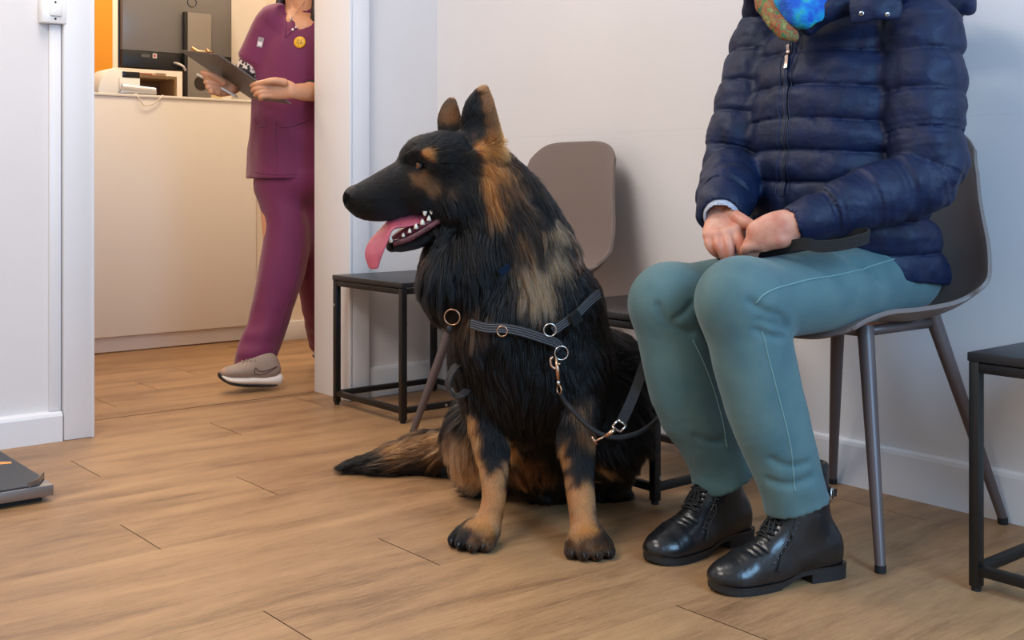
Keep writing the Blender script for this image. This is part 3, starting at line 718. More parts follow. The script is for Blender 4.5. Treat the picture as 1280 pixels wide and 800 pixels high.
skin_m = mat('dog_undercoat', (1, 1, 1, 1), 0.85, attr='tint', spec=.08)
dog = thing('dog', 'large long-haired black and tan shepherd dog sitting on the wooden floor, tongue out', 'dog', (1.46, 1.73, 0))
def body_color(V):
    c = coat(V) * .8
    # inside of the near ear, lips
    for px, py, Y, r, col in ((594, 150, 2.375, .026, srgb(20, 17, 18)), (592, 168, 2.375, .014, srgb(58, 44, 44)), (592, 176, 2.37, .010, srgb(50, 40, 40))):
        w = np.exp(-(np.linalg.norm(V - PA(px, py, Y), axis=1) / r) ** 4)[:, None]; c = c * (1 - w) + np.array(col[:3]) * w
    w = np.exp(-(np.linalg.norm(V - PH(540, 284), axis=1) / .022) ** 4)[:, None] * .8; c = c * (1 - w) + np.array(srgb(70, 26, 34)[:3]) * w
    return c
dog_body = sdf_obj('body', DS, skin_m, dog, smooth=3, color=body_color)

# --- fur
GUIDE = []
def guide(px, py, d, ln, lift, Y=None, a=2.15, b=2.95):
    v = DV(*d); GUIDE.append((PA(px, py, Y) if Y else dh(px, py, a, b), v / np.linalg.norm(v), ln, lift))
for g in ((500, 311, (1, .2, .2), .006, .2), (530, 303, (1, .3, .1), .012, .2), (440, 238, (1, -.4, .3), .004, .15), (460, 240, (1, -.3, .3), .007, .2), (485, 240, (1, -.1, .3), .009, .2), (500, 215, (1, -.4, .3), .009, .2), (530, 178, (1, -.4, .3), .018, .28),
          (555, 168, (1, -.1, .4), .02, .3), (525, 228, (1, .2, .1), .014, .22), (540, 240, (1, .5, .1), .022, .28), (545, 205, (1, .1, .1), .018, .25), (562, 252, (.5, 1, 0), .04, .3), (580, 262, (.3, 1, 0), .055, .3), (575, 240, (.6, .9, 0), .045, .3), (585, 210, (.6, .7, 0), .03, .25),
          (618, 205, (.35, 1, 0), .042, .3), (612, 240, (.2, 1, 0), .05, .25), (640, 240, (.6, .9, .1), .048, .3), (560, 290, (0, 1, -.1), .05, .25), (545, 325, (-.1, 1, 0), .055, .3), (600, 300, (.1, 1, -.05), .058, .25),
          (665, 290, (.35, 1, 0), .06, .3), (700, 310, (.5, 1, .15), .055, .3), (680, 350, (.1, 1, 0), .06, .22), (600, 370, (0, 1, -.05), .055, .25), (560, 380, (-.2, 1, 0), .05, .3),
          (600, 430, (0, 1, -.05), .052, .18), (655, 450, (0, 1, -.05), .058, .22), (580, 440, (.05, 1, 0), .04, .15), (650, 520, (0, 1, -.05), .07, .2), (622, 495, (.05, 1, 0), .055, .15), (690, 510, (.05, 1, 0), .055, .2),
          (722, 420, (.1, 1, 0), .045, .2), (748, 430, (.35, 1, .2), .05, .3), (770, 500, (.4, 1, .1), .045, .25), (612, 510, (0, 1, 0), .038, .25), (720, 510, (0, 1, 0), .038, .25), (612, 545, (0, 1, 0), .026, .2), (720, 545, (0, 1, 0), .026, .2),
          (616, 580, (0, 1, 0), .012, .12), (722, 580, (0, 1, 0), .012, .12), (614, 630, (0, 1, 0), .007, .12), (728, 640, (0, 1, 0), .007, .12), (595, 668, (-.3, .6, -.5), .007, .15), (735, 680, (0, .6, -.6), .007, .15), (757, 610, (0, .6, -.5), .008, .15),
          (660, 585, (0, 1, 0), .045, .25), (585, 570, (-.35, 1, 0), .055, .3), (570, 595, (-.8, .5, 0), .045, .25), (545, 555, (-1, .12, 0), .055, .22), (500, 570, (-1, .2, 0), .055, .2), (450, 580, (-1, .12, 0), .045, .1), (428, 583, (-1, .05, 0), .03, .06),
          (550, 590, (-1, .3, 0), .05, .2)):
    guide(*g)
for px, py, Y, d, ln, lf in ((796, 455, 2.58, (1, -.35, .1), .055, .5), (796, 500, 2.58, (.8, .6, 0), .05, .35), (795, 570, 2.56, (.5, 1, 0), .05, .3), (785, 600, 2.60, (.3, 1, 0), .03, .25), (680, 300, 2.6, (.3, 1, .3), .05, .3), (700, 450, 2.75, (.2, 1, .4), .05, .3),
                             (600, 140, 2.37, (.05, -1, 0), .006, .1), (598, 160, 2.37, (0, -1, 0), .006, .1), (604, 112, 2.40, (.3, -1, 0), .007, .2), (612, 140, 2.40, (.5, -1, .3), .010, .25), (618, 165, 2.41, (.6, -.5, .3), .02, .3), (563, 140, 2.44, (0, -1, 0), .008, .15), (563, 126, 2.46, (0, -1, 0), .007, .15), (690, 520, 2.78, (.0, 1, .3), .05, .3)):
    guide(px, py, d, ln, lf, Y=Y)
for q in ((783, 455, (1, -.4, 0), .07, .6), (786, 480, (1, .1, 0), .06, .5), (786, 510, (1, .5, 0), .06, .45), (782, 545, (.8, .8, 0), .06, .4), (776, 580, (.6, 1, 0), .05, .35)): guide(*q)
GP = np.array([g[0] for g in GUIDE]); GD = np.array([g[1] for g in GUIDE]); GL = np.array([g[2] for g in GUIDE]); GF = np.array([g[3] for g in GUIDE])
def flow(p):
    d2 = ((p[:, None] - GP[None]) ** 2).sum(2) + 4e-5; w = 1 / d2 ** 2.2; w /= w.sum(1, keepdims=True)
    return w @ GD, w @ GL, w @ GF
def grow_fur(N, seed=3):
    rng = np.random.default_rng(seed); me = dog_body.data
    nv = len(me.vertices); V = np.empty(nv * 3, np.float32); me.vertices.foreach_get('co', V); V = V.reshape(-1, 3)
    me.calc_loop_triangles(); nt = len(me.loop_triangles); T = np.empty(nt * 3, np.int32); me.loop_triangles.foreach_get('vertices', T); T = T.reshape(-1, 3)
    A = V[T[:, 0]]; B = V[T[:, 1]]; C = V[T[:, 2]]; cr = np.cross(B - A, C - A); ar = np.linalg.norm(cr, axis=1)
    ctr = (A + B + C) / 3; nrm = cr / np.maximum(ar[:, None], 1e-12)
    view = np.array([0, 0, H]) - ctr; fac = (nrm * view).sum(1) / np.linalg.norm(view, axis=1)
    _, ln0, _ = flow(ctr)
    dens = ar * np.clip(.028 / np.maximum(ln0, .004), .75, 3.0)
    dens = np.where(fac < -.35, dens * .35, dens)
    # no fur on the underside of paws, mouth, nose
    dens[ctr[:, 2] < .004] = 0
    def clear(p, r): dens[np.linalg.norm(ctr - p, axis=1) < r] = 0
    clear(PH(439, 246), .021); clear(dh(523, 207), .0085)
    for q in ((545, 283), (530, 287), (515, 291), (500, 295), (488, 297)): clear(PH(*q), .011)
    clear(PA(592, 170, 2.375), .008)
    tri = rng.choice(nt, N, p=dens / dens.sum()); u = rng.random((N, 2)); f = u.sum(1) > 1; u[f] = 1 - u[f]
    root = A[tri] + (B[tri] - A[tri]) * u[:, :1] + (C[tri] - A[tri]) * u[:, 1:]
    n = DS.grad(root); n /= np.maximum(np.linalg.norm(n, axis=1, keepdims=True), 1e-6)
    F_, L_, lift = flow(root)
    wob = np.stack([vnoise(root * 22, 5 + k) for k in range(3)], 1) * .38 + np.stack([vnoise(root * 60, 9 + k) for k in range(3)], 1) * .22
    F_ = F_ + wob * np.clip(L_ / .03, .2, 1)[:, None]
    F_ -= n * (F_ * n).sum(1, keepdims=True); F_ /= np.maximum(np.linalg.norm(F_, axis=1, keepdims=True), 1e-6)
    L_ = L_ * 1.12 * (0.55 + .65 * rng.random(N)) * (1 + .25 * vnoise(root * 35, 21))
    # locks: strands lean to the tip of the nearest lock centre
    nc = N // 26; kd = kdtree.KDTree(nc); ci = rng.choice(N, nc, replace=False)
    for k, i in enumerate(ci): kd.insert(root[i], k)
    kd.balance(); near = np.array([ci[kd.find(r)[1]] for r in root])
    K = 6; t = np.linspace(0, 1, K)[None, :, None]
    lift = np.clip(lift * 1.25 + .13 * rng.standard_normal(N) + .12 * vnoise(root * 30, 61), .05, .85)[:, None]
    d0 = F_ * np.sqrt(1 - lift ** 2) + n * lift
    jit = rng.standard_normal((N, 3)) * .10
    d0 = d0 + jit; d0 /= np.linalg.norm(d0, axis=1, keepdims=True)
    curl = (F_ * .9 - n * .25 + np.array([0, 0, -.22]) + jit * .6) 
    pos = root[:, None] + L_[:, None, None] * (d0[:, None] * t * (1 - .45 * t) + curl[:, None] * .45 * t * t)
    tipc = pos[near][:, -1]; cl = np.clip(L_ / .05, 0, 1)[:, None, None] * .68
    pos = pos + (tipc[:, None] - pos[:, -1:]) * (t ** 1.6) * cl
    pos[:, :, 2] = np.maximum(pos[:, :, 2], .0015)
    lock = (vnoise(root * 55, 33) * .5 + .5) * .55 + rng.random(N) * .3 + (rng.random(N)[np.searchsorted(np.arange(N), near)]) * .15
    col = coat(root, lock) * (0.72 + .56 * rng.random((N, 1)))
    hc = bpy.data.hair_curves.new('fur_coat'); hc.add_curves([K] * N)
    hc.attributes['position'].data.foreach_set('vector', pos.astype(np.float32).ravel())
    rad = hc.attributes.get('radius') or hc.attributes.new('radius', 'FLOAT', 'POINT')
    r0 = np.clip(L_ / .05, .42, 1)[:, None] * .00062 * np.array([1, .95, .85, .7, .45, .12])[None]
    rad.data.foreach_set('value', r0.astype(np.float32).ravel())
    ca = hc.attributes.new('tint', 'FLOAT_COLOR', 'CURVE'); ca.data.foreach_set('color', np.concatenate([col, np.ones((N, 1))], 1).astype(np.float32).ravel())
    m = bpy.data.materials.new('dog_fur'); m.use_nodes = True; nt_ = m.node_tree; nt_.nodes.remove(nt_.nodes['Principled BSDF'])
    b = nt_.nodes.new('ShaderNodeBsdfHairPrincipled'); b.model = 'CHIANG'; b.parametrization = 'COLOR'
    a = nt_.nodes.new('ShaderNodeAttribute'); a.attribute_name = 'tint'; nt_.links.new(a.outputs['Color'], b.inputs['Color'])
    b.inputs['Roughness'].default_value = .28; b.inputs['Radial Roughness'].default_value = .45; b.inputs['Coat'].default_value = 0.0; b.inputs['IOR'].default_value = 1.42
    nt_.links.new(b.outputs[0], nt_.nodes['Material Output'].inputs['Surface'])
    hc.materials.append(m)
    o = bpy.data.objects.new('fur_coat', hc); COL.objects.link(o); o.parent = dog; o.matrix_parent_inverse = dog.matrix_basis.inverted()
    return o
grow_fur(340000)

# --- nose, eyes, mouth
def nose():
    c = PH(441, 246); s = SDF(c - .045, c + .045, .001)
    s.ell(c, (.019, .025, .020), (hf, hl, ZV), k=.004); s.ell(c + ZV * .009 - hf * .010, (.020, .022, .014), (hf, hl, ZV), k=.008)
    s.ell(c - ZV * .011 + hf * .003, (.012, .013, .013), (hf, hl, ZV), k=.008)
    for sg in (-1, 1):
        s.ell(c + hf * .013 + hl * sg * .013 - ZV * .002, (.010, .0062, .0062), (hf, hl, ZV), k=.004, op='sub')
        s.tube([c + hf * .012 + hl * sg * .017 - ZV * .003, c + hf * .000 + hl * sg * .025 - ZV * .007], [.0045, .0022], None, k=.002, op='sub', n=2)
    s.tube([c + hf * .018 - ZV * .02, c + hf * .0205 + ZV * .002], .0014, None, k=.002, op='sub', n=2)
    sdf_obj('nose', s, mat('wet_nose', srgb(24, 19, 20), 0.5, bump=.5, bscale=900, spec=.3), dog, 1)
nose()
def eye(c, look, near):
    r = .0118; bm = bmesh.new(); ellipsoid(bm, (0, 0, 0), r, r, r, seg=32)
    me = bpy.data.meshes.new('eye'); bm.to_mesh(me); bm.free()
    V = np.array([v.co[:] for v in me.vertices]); lk = np.array(look) / np.linalg.norm(look); an = np.degrees(np.arccos(np.clip(V @ lk / r, -1, 1)))
    col = np.where(an[:, None] < 17, np.array(srgb(8, 7, 7)[:3]), np.where(an[:, None] < 42, np.array(srgb(120, 62, 26)[:3]), np.array(srgb(46, 34, 32)[:3])))
    at = me.attributes.new('tint', 'FLOAT_COLOR', 'POINT'); at.data.foreach_set('color', np.concatenate([col, np.ones((len(V), 1))], 1).astype(np.float32).ravel())
    me.transform(Matrix.Translation(Vector(c)))
    return link('eye', me, M['eye'], dog, smooth=True)
M['eye'] = mat('dog_eye', (1, 1, 1, 1), 0.04, attr='tint')
ec = dh(523, 207); eye(ec + FV * .0035, -FV * .9 - RV * .55 + ZV * .1, True)
el = 2 * np.dot(ec - PH(523, 207), hl); eye(ec - hl * el, -hl * -.5 + hf, False)
rim = mat('dog_lid', srgb(22, 18, 18), .4)
bm = bmesh.new(); vw = (-FV * .92 - RV * .35); vw /= np.linalg.norm(vw)
ax1 = np.cross(ZV, vw); ax1 /= np.linalg.norm(ax1)
tube(bm, spline([Vector(ec + FV * .0025 + vw * (.0088 - .0016 * abs(math.cos(a))) + ax1 * math.cos(a) * .0098 + ZV * math.sin(a) * .0066) for a in np.linspace(0, 2 * math.pi, 18)], 2), .0017, 8, caps=False)
obj('eyelid', bm, rim, dog, smooth=True)

tm = mat('tongue', srgb(196, 92, 106), .32, bump=.35, bscale=900, var=.12, vscale=60, sss=.15)
def tongue():
    pts = [PH(548, 271), PH(525, 271, -.004), PH(503, 276, -.008), PH(486, 284, -.012), PH(474, 301, -.017), PH(467, 317, -.02), PH(467, 334, -.02)]
    lo = np.min(pts, 0) - .06; hi = np.max(pts, 0) + .06
    s = SDF(lo, hi, .0018); sd = [hl - ZV * .5, hl - ZV * .55, hl - ZV * .45, hl * .95 - ZV * .15, hl * .8 - hf * .5, hl * .7 - hf * .7, hl * .7 - hf * .7]
    s.tube(pts, [.022, .026, .028, .027, .025, .021, .012], [.005, .0055, .006, .006, .0055, .005, .004], side=sd, k=0, n=8, mod=lambda t, g, L: 0 * t)
    return sdf_obj('tongue', s, tm, dog, 2)
tongue()
ml = mat('mouth_lining', srgb(110, 40, 50), .35)
ms_ = SDF(np.minimum(PH(570, 320), PH(480, 250)) - .08, np.maximum(PH(570, 320), PH(480, 250)) + .08, .0025); ms_.tube([PH(556, 272), PH(530, 279), PH(508, 290), PH(494, 298)], [.030, .028, .021, .012], [.016, .015, .013, .008], side=hl, k=0)
sdf_obj('mouth_lining', ms_, ml, dog, 2)
ivory = mat('tooth_ivory', srgb(236, 226, 205), .3)
lowm = mat('gum_dark', srgb(36, 26, 28), .3, var=.5, vscale=120, vcol=srgb(120, 60, 66))
pts = [PH(551, 274, -.038), PH(533, 286, -.034), PH(510, 299, -.026), PH(491, 304, -.016)]
bm = bmesh.new(); tube(bm, spline([Vector(p) for p in pts], 5), [.0065] * 16, 10); obj('lower_lip', bm, lowm, dog, smooth=True)
def tooth(p, d, ln, r):
    bm = bmesh.new(); p = Vector(p); d = Vector(d).normalized(); tube(bm, [p, p + d * ln * .45, p + d * ln * .8, p + d * ln], [r, r * .85, r * .5, r * .15], 10); obj('tooth', bm, ivory, dog, smooth=True)
for (px, py, off, d, ln, r) in ((489, 303, -.018, ZV + hf * .25, .021, .0052), (504, 296, -.027, ZV, .010, .0046), (512, 291, -.030, ZV, .011, .005), (520, 286, -.033, ZV, .013, .0058), (528, 281, -.035, ZV, .014, .0066), (536, 276, -.037, ZV, .013, .0062),
                                (531, 264, -.039, -ZV, .012, .006), (539, 262, -.040, -ZV, .012, .0058)):
    tooth(PH(px, py, off), d, ln * .85, r * .8)
cm = mat('claw', srgb(26, 22, 20), .35)
for (e, fw, sd) in CLAWS:
    bm = bmesh.new(); e = np.array(e); tube(bm, [Vector(e - fw * .006 + ZV * .002), Vector(e + fw * .003 + ZV * .001), Vector(e + fw * .009 - ZV * .006)], [.004, .0034, .001], 10); obj('claw', bm, cm, dog, smooth=True)

# --- collar and harness worn by the dog
web = mat('black_webbing', srgb(30, 30, 33), .6, bump=.5, bscale=500, stretch=(1, 1, 1))
stitch = mat('grey_stitch', srgb(120, 122, 126), .6)
def on_coat(path, off, n=8, a=2.15, b=2.95):
    q = np.array(spline([dh(*p[:2], a, b) for p in path], n)); return DS.push(q, off)
hs = thing('harness', '', '') if False else None
hn = on_coat([(598, 405), (612, 409), (636, 409), (660, 414), (684, 424), (690, 433)], .030)
def strap(name, pts, w, t, m, parent, seams=True):
    nrm = DS.grad(pts); d = np.gradient(pts, axis=0); sd = [Vector(np.cross(d[i], nrm[i])).normalized() for i in range(len(pts))]
    bm = bmesh.new(); tube(bm, pts, 0, flat=(w, t), side=sd); o = obj(name, bm, m, parent)
    if seams:
        for u in (-.36, -.12, .12, .36):
            bm = bmesh.new(); tube(bm, [Vector(p) + sd[i] * u * w + Vector(nrm[i]) * (t * .55) for i, p in enumerate(pts)], .0004, 5); obj('stitching', bm, stitch, o)
    return o
harness = strap('harness', hn, .019, .003, web, dog)
def metal_ring(px, py, R, off, parent, m=M['chrome'], r=.0014):
    c = DS.push(dh(px, py), off)[0]; nv = DS.grad(c)[0]; bm = bmesh.new(); ring(bm, Vector(c), Vector(nv * .6 - FV), R, r); return obj('ring', bm, m, parent, smooth=True)
metal_ring(690.5, 439, .0135, .034, harness); metal_ring(679, 408, .0125, .033, harness); metal_ring(629, 412, .010, .031, harness, M['brass'])
sh = on_coat([(683, 410), (695, 401), (710, 390), (720, 381), (729, 374), (735, 371)], .026)
s2 = strap('shoulder_strap', sh, .019, .003, web, harness)
bk = on_coat([(700, 398), (709, 391)], .036, 4); strap('slider_buckle', bk, .024, .005, mat('buckle_plastic', srgb(24, 24, 26), .4), harness, False)
metal_ring(575, 383, .0155, .040, dog, M['brass'], .0013).name = 'collar_ring'
bm = bmesh.new(); c = DS.push(dh(575, 383), .040)[0] - ZV * .024 - RV * .006; ellipsoid(bm, c, .006, .006, .009); obj('collar_tag', bm, M['rubber'], dog, smooth=True)
bl = mat('blue_collar', srgb(9, 26, 46), .8, spec=.1); cp = on_coat([(624, 342), (632, 337), (638, 333)], .024, 5); strap('collar', cp, .013, .003, bl, dog, False)
# loose loop of strap hanging at the dog's far side
bm = bmesh.new(); lp = [PA(582, 450, 2.37), PA(568, 460, 2.35), PA(560, 478, 2.34), PA(564, 492, 2.34), PA(576, 494, 2.34), PA(586, 484, 2.36), PA(594, 466, 2.38)]
tube(bm, [Vector(p) for p in spline(lp, 6)], 0, flat=(.020, .003), side=Vector(FV * .8 - RV * .5 + ZV * .25)); obj('strap_loop', bm, web, harness)
# ------------------------------------------------------------------ people
skin = mat('skin', srgb(205, 152, 126), .48, bump=.12, bscale=260, var=.12, vscale=45, sss=.12, vcol=srgb(190, 116, 92))
nail = mat('fingernail', srgb(214, 160, 140), .3, sss=.1)
def unit(v): v = np.array(v, float); return v / np.linalg.norm(v)
def head_sdf(c, fw, vox=.003):
    """head with a face: c the middle of the skull, fw where it looks"""
    fw = unit(fw); sd = unit(np.cross(fw, ZV)); c = np.array(c, float)
    s = SDF(c - np.array([.16, .16, .24]), c + np.array([.16, .16, .17]), vox)
    g = lambda f, l, u: c + fw * f + sd * l + ZV * u
    s.ell(g(-.012, 0, .035), (.098, .076, .088), (fw, sd, ZV), k=.02); s.ell(g(.035, 0, -.03), (.056, .058, .082), (fw, sd, ZV), k=.03)
    s.ell(g(.066, 0, -.094), (.022, .022, .018), (fw, sd, ZV), k=.025)
    s.tube([g(.086, 0, .012), g(.103, 0, -.02), g(.108, 0, -.032)], [.009, .012, .013], None, k=.012)
    for e in (-1, 1):
        s.ell(g(.088, e * .031, .008), (.016, .017, .012), (fw, sd, ZV), k=.012, op='sub'); s.ell(g(.079, e * .031, .007), .0125, None, k=.003)
        s.ell(g(.104, e * .010, -.033), (.009, .007, .007), (fw, sd, ZV), k=.006)
        s.tube([g(.092, e * .016, .026), g(.088, e * .042, .026)], .006, None, k=.012, n=2)
        s.tube([g(-.004, e * .076, .025), g(-.012, e * .083, .0), g(0, e * .076, -.03)], [.010, .013, .008], [.018, .018, .010], side=fw, k=.006)
    s.tube([g(.088, -.022, -.062), g(.097, 0, -.060), g(.088, .022, -.062)], .0055, None, k=.006); s.tube([g(.086, -.018, -.072), g(.094, 0, -.073), g(.086, .018, -.072)], .0065, None, k=.006)
    s.tube([g(.092, -.024, -.0665), g(.1, 0, -.0665), g(.092, .024, -.0665)], .0022, None, k=.003, op='sub')
    s.tube([g(-.02, 0, -.06), g(-.035, 0, -.20)], [.052, .056], None, k=.02)
    return s
def finger(s, pts, rs, k=.004): s.tube(pts, rs, None, k=k, n=5)
def join(parts, name, m, parent):
    Vs, Fs, o = [], [], 0
    for V, F in parts: Vs.append(V); Fs.append(F + o); o += len(V)
    return link(name, vf_mesh(name, np.concatenate(Vs), np.concatenate(Fs)), m, parent, smooth=True)
def on_surf(s, path, off, y0, y1, n=8): return s.push(np.array(spline([s.hit(px, py, y0, y1) for px, py in path], n)), off)
def seam(name, s, path, r, off, m, parent, y0, y1):
    bm = bmesh.new(); tube(bm, [Vector(p) for p in on_surf(s, path, off, y0, y1)], r, 6); return obj(name, bm, m, parent, smooth=True)
def W(x, y, z): return np.array([x, y, z], float)

# ================= seated person
woman = thing('person', 'seated person in navy quilted jacket, teal jeans and black boots, hands in lap', 'person', (1.75, 1.42, 0))
wf = unit([-1, .02, 0]); wl = unit(np.cross(ZV, wf))       # facing the room; wl towards her left
LH, RH = W(2.13, 1.338, .540), W(2.13, 1.522, .540)
LK, RK = PA(927, 378, 2.105), PA(838, 380, 2.265)
LA, RA = PA(998, 640, 2.095), PA(904, 605, 2.30)
LS, RS = PA(1152, 52, 2.25), PA(953, 62, 2.52)
LE, RE = PA(1158, 222, 2.20), PA(917, 210, 2.46)
LW, RW = PA(992, 281, 2.13), PA(903, 264, 2.25)
def woman_body():
    s = SDF(W(1.5, 1.0, .05), W(2.4, 1.85, 1.3), .009)
    s.tube([W(2.12, 1.43, .52), W(2.07, 1.43, .66), W(2.06, 1.43, .80), W(2.07, 1.43, .93), W(2.09, 1.43, 1.02)], [.16, .13, .135, .14, .10], [.11, .10, .105, .10, .07], side=W(0, 1, 0), k=.03)
    for S_, E_, W_ in ((LS, LE, LW), (RS, RE, RW)): s.tube([S_, (S_ + E_) / 2, E_, (E_ + W_) / 2, W_], [.045, .042, .036, .032, .023], None, k=.02)
    for H_, K_, A_ in ((LH, LK, LA), (RH, RK, RA)): s.tube([H_, (H_ + K_) / 2, K_], [.085, .068, .052], None, k=.03); s.tube([K_, (K_ + A_) / 2, A_ + ZV * .03], [.05, .042, .028], None, k=.02); B_ = W(*((1.749, 1.291) if H_ is LH else (1.781, 1.517)), .13); s.tube([A_ + ZV * .02, B_, B_ - ZV * .05], [.026, .022, .02], None, k=0)
    s.tube([W(2.085, 1.43, 1.02), W(2.065, 1.43, 1.13)], .055, None, k=.03)
    parts = [s.nets(2)]
    parts.append(head_sdf(W(2.03, 1.43, 1.245), wf).nets(2))
    # her right hand, fingers hanging over the thigh
    h = SDF(PA(900, 300, 2.2) - .09, PA(915, 295, 2.2) + .09, .0017)
    h.tube([PA(903, 262, 2.262), PA(902, 274, 2.238), PA(905, 288, 2.21), PA(904, 297, 2.195)], [.026, .031, .040, .039], [.019, .020, .019, .014], side=RV, k=0)
    finger(h, [PA(918, 290, 2.196), PA(923, 299, 2.178), PA(926, 310, 2.172), PA(926, 319, 2.178)], [.0115, .0100, .0093, .0078], .006)
    finger(h, [PA(907, 293, 2.192), PA(910, 303, 2.172), PA(912, 315, 2.168), PA(912, 325, 2.176)], [.0115, .0103, .0096, .008], .006)
    finger(h, [PA(896, 295, 2.195), PA(898, 306, 2.178), PA(903, 316, 2.176), PA(905, 323, 2.184)], [.011, .0098, .009, .0075], .006)
    finger(h, [PA(887, 295, 2.204), PA(886, 304, 2.192), PA(891, 313, 2.19), PA(896, 318, 2.196)], [.0098, .0088, .008, .0068], .006)
    finger(h, [PA(913, 268, 2.225), PA(926, 275, 2.197), PA(938, 281, 2.184), PA(947, 286, 2.18)], [.0145, .0130, .0108, .0088], .008)
    for q in ((916, 289, 2.19), (907, 291, 2.187), (897, 293, 2.19), (889, 294, 2.20)): h.ell(PA(*q), .0095, None, k=.008)
    for a, b in (((915, 288), (912, 272)), ((906, 290), (905, 273)), ((897, 291), (899, 274))): h.tube([PA(*a, 2.189), PA(*b, 2.222)], [.003, .002], None, k=.006, n=2)
    parts.append(h.nets(1))
    # her left hand, a loose fist
    g = SDF(PA(962, 292, 2.14) - .085, PA(962, 292, 2.14) + .085, .0017)
    g.tube([PA(1004, 277, 2.118), PA(990, 282, 2.122), PA(970, 286, 2.128), PA(951, 295, 2.136), PA(945, 298, 2.139)], [.027, .027, .032, .031, .027], [.019, .019, .021, .019, .015], side=ZV, k=0)
    for i, t_ in enumerate((0, .33, .66, 1)):
        k0 = np.array([953 - 13 * t_, 284 + 22 * t_]); r = (.0112, .0115, .011, .0098)[i]
        finger(g, [PA(k0[0] + 3, k0[1], 2.134), PA(k0[0] - 7, k0[1] + 4, 2.142), PA(k0[0] - 8, k0[1] + 10, 2.162), PA(k0[0] + 3, k0[1] + 12, 2.166)], [r * 1.05, r, r * .95, r * .85], .004)
    finger(g, [PA(980, 272, 2.130), PA(965, 276, 2.140), PA(954, 281, 2.150), PA(948, 288, 2.155)], [.014, .0125, .0108, .009], .007)
    g.ell(PA(976, 300, 2.128), (.026, .02, .013), (RV, FV, ZV), k=.012)
    parts.append(g.nets(1))
    b_ = join(parts, 'body', skin, woman)
    return h, g
HR_, HL_ = woman_body()
for q, d in (((926, 319, 2.168), (0, 1)), ((912, 325, 2.166), (0, 1)), ((905, 322, 2.174), (.3, 1))):
    pass
hairm = mat('brown_hair', srgb(74, 50, 36), .45, bump=.6, bscale=120, stretch=(1, 1, .1))
def bob_hair():
    c = W(2.03, 1.43, 1.245); s = SDF(c - .17, c + .17, .004)
    s.ell(c + W(.018, 0, .045), (.108, .090, .094), None, k=0); s.tube([c + W(.06, -.05, -.02), c + W(.06, .05, -.02)], [.055, .055], None, k=.04); s.tube([c + W(.055, -.05, -.09), c + W(.055, .05, -.09)], [.035, .035], None, k=.05)
    s.ell(c + W(-.10, 0, -.02), (.07, .062, .085), None, k=.02, op='sub'); return sdf_obj('hair', s, hairm, woman, 2)
bob_hair()
# --- jeans
denim = mat('teal_denim', srgb(82, 112, 113), .8, bump=.25, bscale=900, var=.22, vscale=14, sheen=.15, vcol=srgb(62, 96, 102))
dseam = mat('denim_seam', srgb(104, 138, 138), .8)
def jeans():
    s = SDF(W(1.5, 1.0, .08), W(2.4, 1.85, .75), .0045)
    def leg(H_, M_, K_, C_, A_, hem, rk):
        s.tube([H_, M_, K_], [.088, .085, rk], [.088, .080, rk * .95], side=W(0, 1, 0), k=.035)
        s.ell(K_, (rk * 1.02, rk * 1.02, rk * 1.02), None, k=.02)
        def wr(t, g, L):
            p = gridp(g); z = p[..., 2]
            low = np.clip((.30 - z) / .15, 0, 1); up = np.clip((z - .42) / .06, 0, 1)
            return .0035 * vnoise(p * np.array([10, 10, 34.]), 3) * (.25 + low) + .002 * vnoise(p * 26, 8) * (.3 + low)
        d = unit(hem - C_); s.tube([K_, C_, A_, hem + d * .03], [rk, rk * .92, .060, .060], [rk, rk * .95, .061, .061], side=W(0, 1, 0), k=.02, mod=wr, n=8)
        s.tube([hem + d * .03, hem + d * .12], .10, None, k=.003, op='sub', n=2, flatend=True); s.tube([hem - d * .008, hem + d * .08], .046, None, k=.003, op='sub', n=2)
    leg(LH, PA(1035, 361, 2.24), LK, PA(955, 500, 2.10), PA(985, 592, 2.09), PA(995, 632, 2.095), .078)
    leg(RH, PA(945, 362, 2.36), RK, PA(858, 490, 2.27), PA(893, 565, 2.295), PA(903, 600, 2.30), .076)
    s.tube([W(2.105, 1.345, .548), W(2.105, 1.515, .548)], [.088, .088], [.09, .09], side=ZV, k=.04); s.ell(W(2.08, 1.43, .57), (.09, .12, .08), None, k=.03)
    # sharp creases behind the knees and across the lap
    def crease(path, y0, y1, r=.004, k=.012):
        s.tube(s.push(np.array([s.hit(px, py, y0, y1) for px, py in path]), -.001), r, None, k=k, op='sub', n=4)
    crease([(938, 378), (955, 389), (975, 395), (984, 404)], 1.9, 2.4); crease([(948, 400), (964, 404), (984, 410)], 1.9, 2.4, .003); crease([(945, 412), (962, 420), (980, 422)], 1.9, 2.4, .003)
    crease([(822, 382), (832, 400), (846, 410), (864, 416)], 2.1, 2.5); crease([(845, 398), (856, 390), (864, 380)], 2.1, 2.5, .003)
    crease([(1075, 330), (1090, 345), (1100, 352)], 1.9, 2.5, .003); crease([(1050, 316), (1062, 324), (1072, 333)], 1.9, 2.5, .003)
    crease([(870, 545), (885, 552), (903, 550)], 2.1, 2.5, .003); crease([(965, 575), (985, 583), (1010, 578)], 1.9, 2.4, .003); crease([(960, 600), (985, 606), (1015, 596)], 1.9, 2.4, .003)
    return s
JS = jeans(); jn = sdf_obj('jeans', JS, denim, woman, 2)
seam('side_seam', JS, [(1128, 320), (1095, 331), (1052, 343), (1010, 350), (975, 359), (955, 368), (944, 379)], .0017, .0004, dseam, jn, 1.9, 2.6)
seam('side_seam', JS, [(952, 414), (962, 455), (974, 500), (984, 540), (990, 580), (994, 615)], .0015, .0002, dseam, jn, 1.9, 2.4)
seam('inner_seam', JS, [(866, 425), (880, 455), (893, 490), (903, 525), (909, 560)], .0016, .0002, dseam, jn, 2.1, 2.6)
